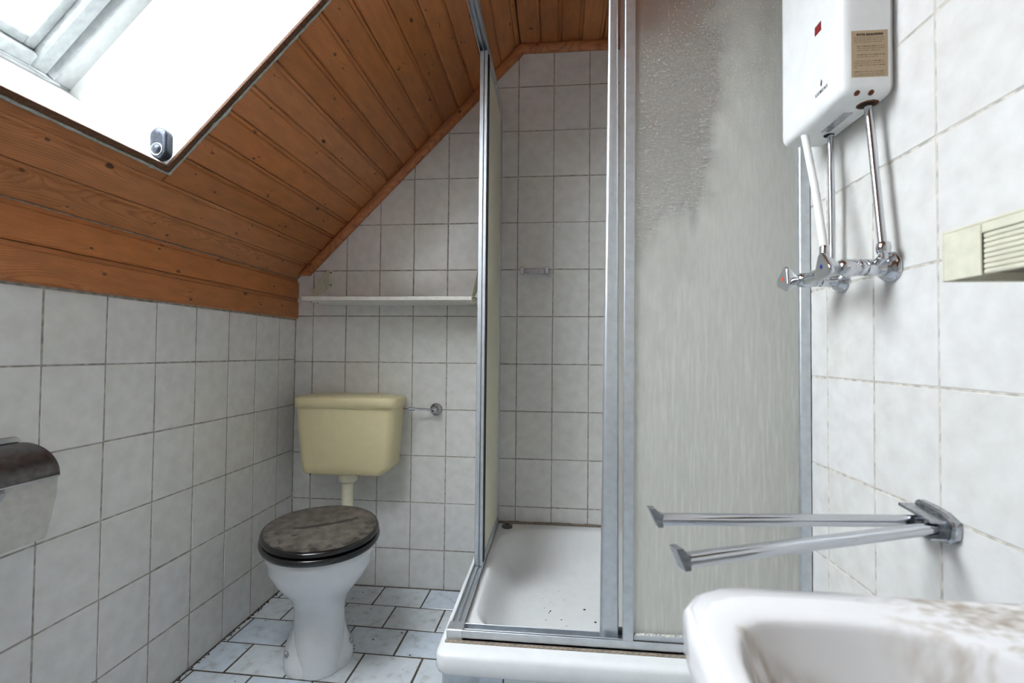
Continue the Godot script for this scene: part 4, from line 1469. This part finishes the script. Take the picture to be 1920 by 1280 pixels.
func basin() -> void:
	var w := thing("wash_basin", "white ceramic wash basin with brown grime on its rim", "wash basin", Vector3(1.41, 0.80, 1.795))
	var st := tool()
	var seg := 72
	var outer := rrect(-0.128, -0.282, W - 0.001 - 1.41, 0.282, 0.062, 6)
	var hit := func(poly: Array, dir: Vector2) -> float:
		var best := 0.0
		for i in poly.size():
			var p: Vector2 = poly[i]
			var q: Vector2 = poly[(i + 1) % poly.size()]
			var got = Geometry2D.segment_intersects_segment(Vector2.ZERO, dir * 2.0, p, q)
			if got != null:
				best = maxf(best, (got as Vector2).length())
		return best
	var out_r := []
	var bowl_r := []
	var dirs := []
	for k in seg:
		var a := TAU * (k + 0.5) / seg
		var dir := Vector2(cos(a), sin(a))
		dirs.append(dir)
		var r: float = hit.call(outer, dir)
		# the front edge bows out a little
		if dir.x < 0:
			r += 0.020 * pow(maxf(0.0, -dir.x), 3.0)
		out_r.append(r)
		var ax := 0.185 if dir.x > 0 else 0.108
		var pw := 2.1 if dir.x > 0 else 4.5
		bowl_r.append(pow(pow(absf(dir.x) / ax, pw) + pow(absf(dir.y) / 0.222, pw), -1.0 / pw))
	var rings := []
	for e in [[0.03, -0.135], [0.3, -0.132], [0.55, -0.124], [0.72, -0.108], [0.83, -0.086], [0.90, -0.060], [0.945, -0.036], [0.975, -0.018], [0.992, -0.008], [1.0, -0.004], [1.012, -0.001]]:
		var ring := []
		for k in seg:
			var d: Vector2 = dirs[k] * bowl_r[k] * e[0]
			ring.append(Vector3(d.x, e[1], d.y))
		rings.append(ring)
	for e in [[0.15, 0.0005, 0.0], [0.5, 0.001, 0.0], [0.8, 0.001, 0.0], [1.0, 0.0, -0.014], [1.0, -0.003, -0.007], [1.0, -0.008, -0.002], [1.0, -0.016, 0.0], [1.0, -0.045, -0.002], [1.0, -0.070, -0.02], [1.0, -0.12, -0.06], [1.0, -0.165, -0.11]]:
		var ring := []
		for k in seg:
			var r: float = lerpf(bowl_r[k] * 1.012, out_r[k], e[0]) + e[2]
			var d: Vector2 = dirs[k] * r
			var y: float = e[1]
			d.x = minf(d.x, W - 0.001 - 1.41)
			if e[1] > -0.01:
				y += 0.030 * smoothstep(0.20, 0.29, d.x)
			ring.append(Vector3(d.x, y, d.y))
		rings.append(ring)
	loft(st, rings, true, true, func(v: Vector3): return Vector2((v.x + 1.41 - 1.26) / 0.515, (v.z + 1.795 - 1.50) / 0.58))
	var bm := mat(Color.WHITE, 0.14)
	bm.albedo_texture = grime_image()
	put(st, "bowl", bm, w)
	st = tool()
	lathe(st, [[0.028, 0.0], [0.028, 0.003], [0.020, 0.004], [0.012, 0.001]], Vector3(0.0, -0.136, 0.0), Vector3.UP, 24)
	put(st, "drain", M.chrome_dull, w)

# ------------------------------------------------------------------ scene
func _ready() -> void:
	rng.seed = 2024
	var cam := Camera3D.new()
	cam.name = "camera"
	add_child(cam)
	var at := CameraAttributesPhysical.new()
	at.frustum_focal_length = 24.0 * 874.976 / 1280.0
	at.frustum_focus_distance = 1.85
	at.exposure_aperture = 5.0
	at.exposure_shutter_speed = 100.0
	at.exposure_sensitivity = 100.0
	cam.attributes = at
	cam.fov = 2.0 * rad_to_deg(atan(640.0 / 874.976))
	cam.near = 0.02
	cam.position = Vector3(1.1663, 1.027, 2.0014)
	cam.basis = Basis.from_euler(Vector3(0.0231, 0.0926, 0.0095))
	cam.current = true
	var env := Environment.new()
	env.tonemap_mode = Environment.TONE_MAPPER_LINEAR
	env.tonemap_exposure = 1.0
	var sky := ProceduralSkyMaterial.new()
	sky.sky_top_color = Color(0.94, 0.972, 1.0)
	sky.sky_horizon_color = Color(0.59, 0.605, 0.62)
	sky.sky_curve = 0.6   # an overcast sky, three times as bright overhead as at the horizon
	sky.ground_bottom_color = Color(0.22, 0.21, 0.20)
	sky.ground_horizon_color = Color(0.30, 0.30, 0.30)
	sky.energy_multiplier = 42.0
	env.background_mode = Environment.BG_SKY
	env.sky = Sky.new()
	env.sky.sky_material = sky
	env.sdfgi_enabled = true
	env.ssao_enabled = true
	env.ssil_enabled = true
	var we := WorldEnvironment.new()
	we.name = "environment"
	we.environment = env
	add_child(we)
	materials()
	room()
	skylight()
	toilet()
	shelf()
	tray()
	enclosure()
	heater()
	right_side()
	insect()
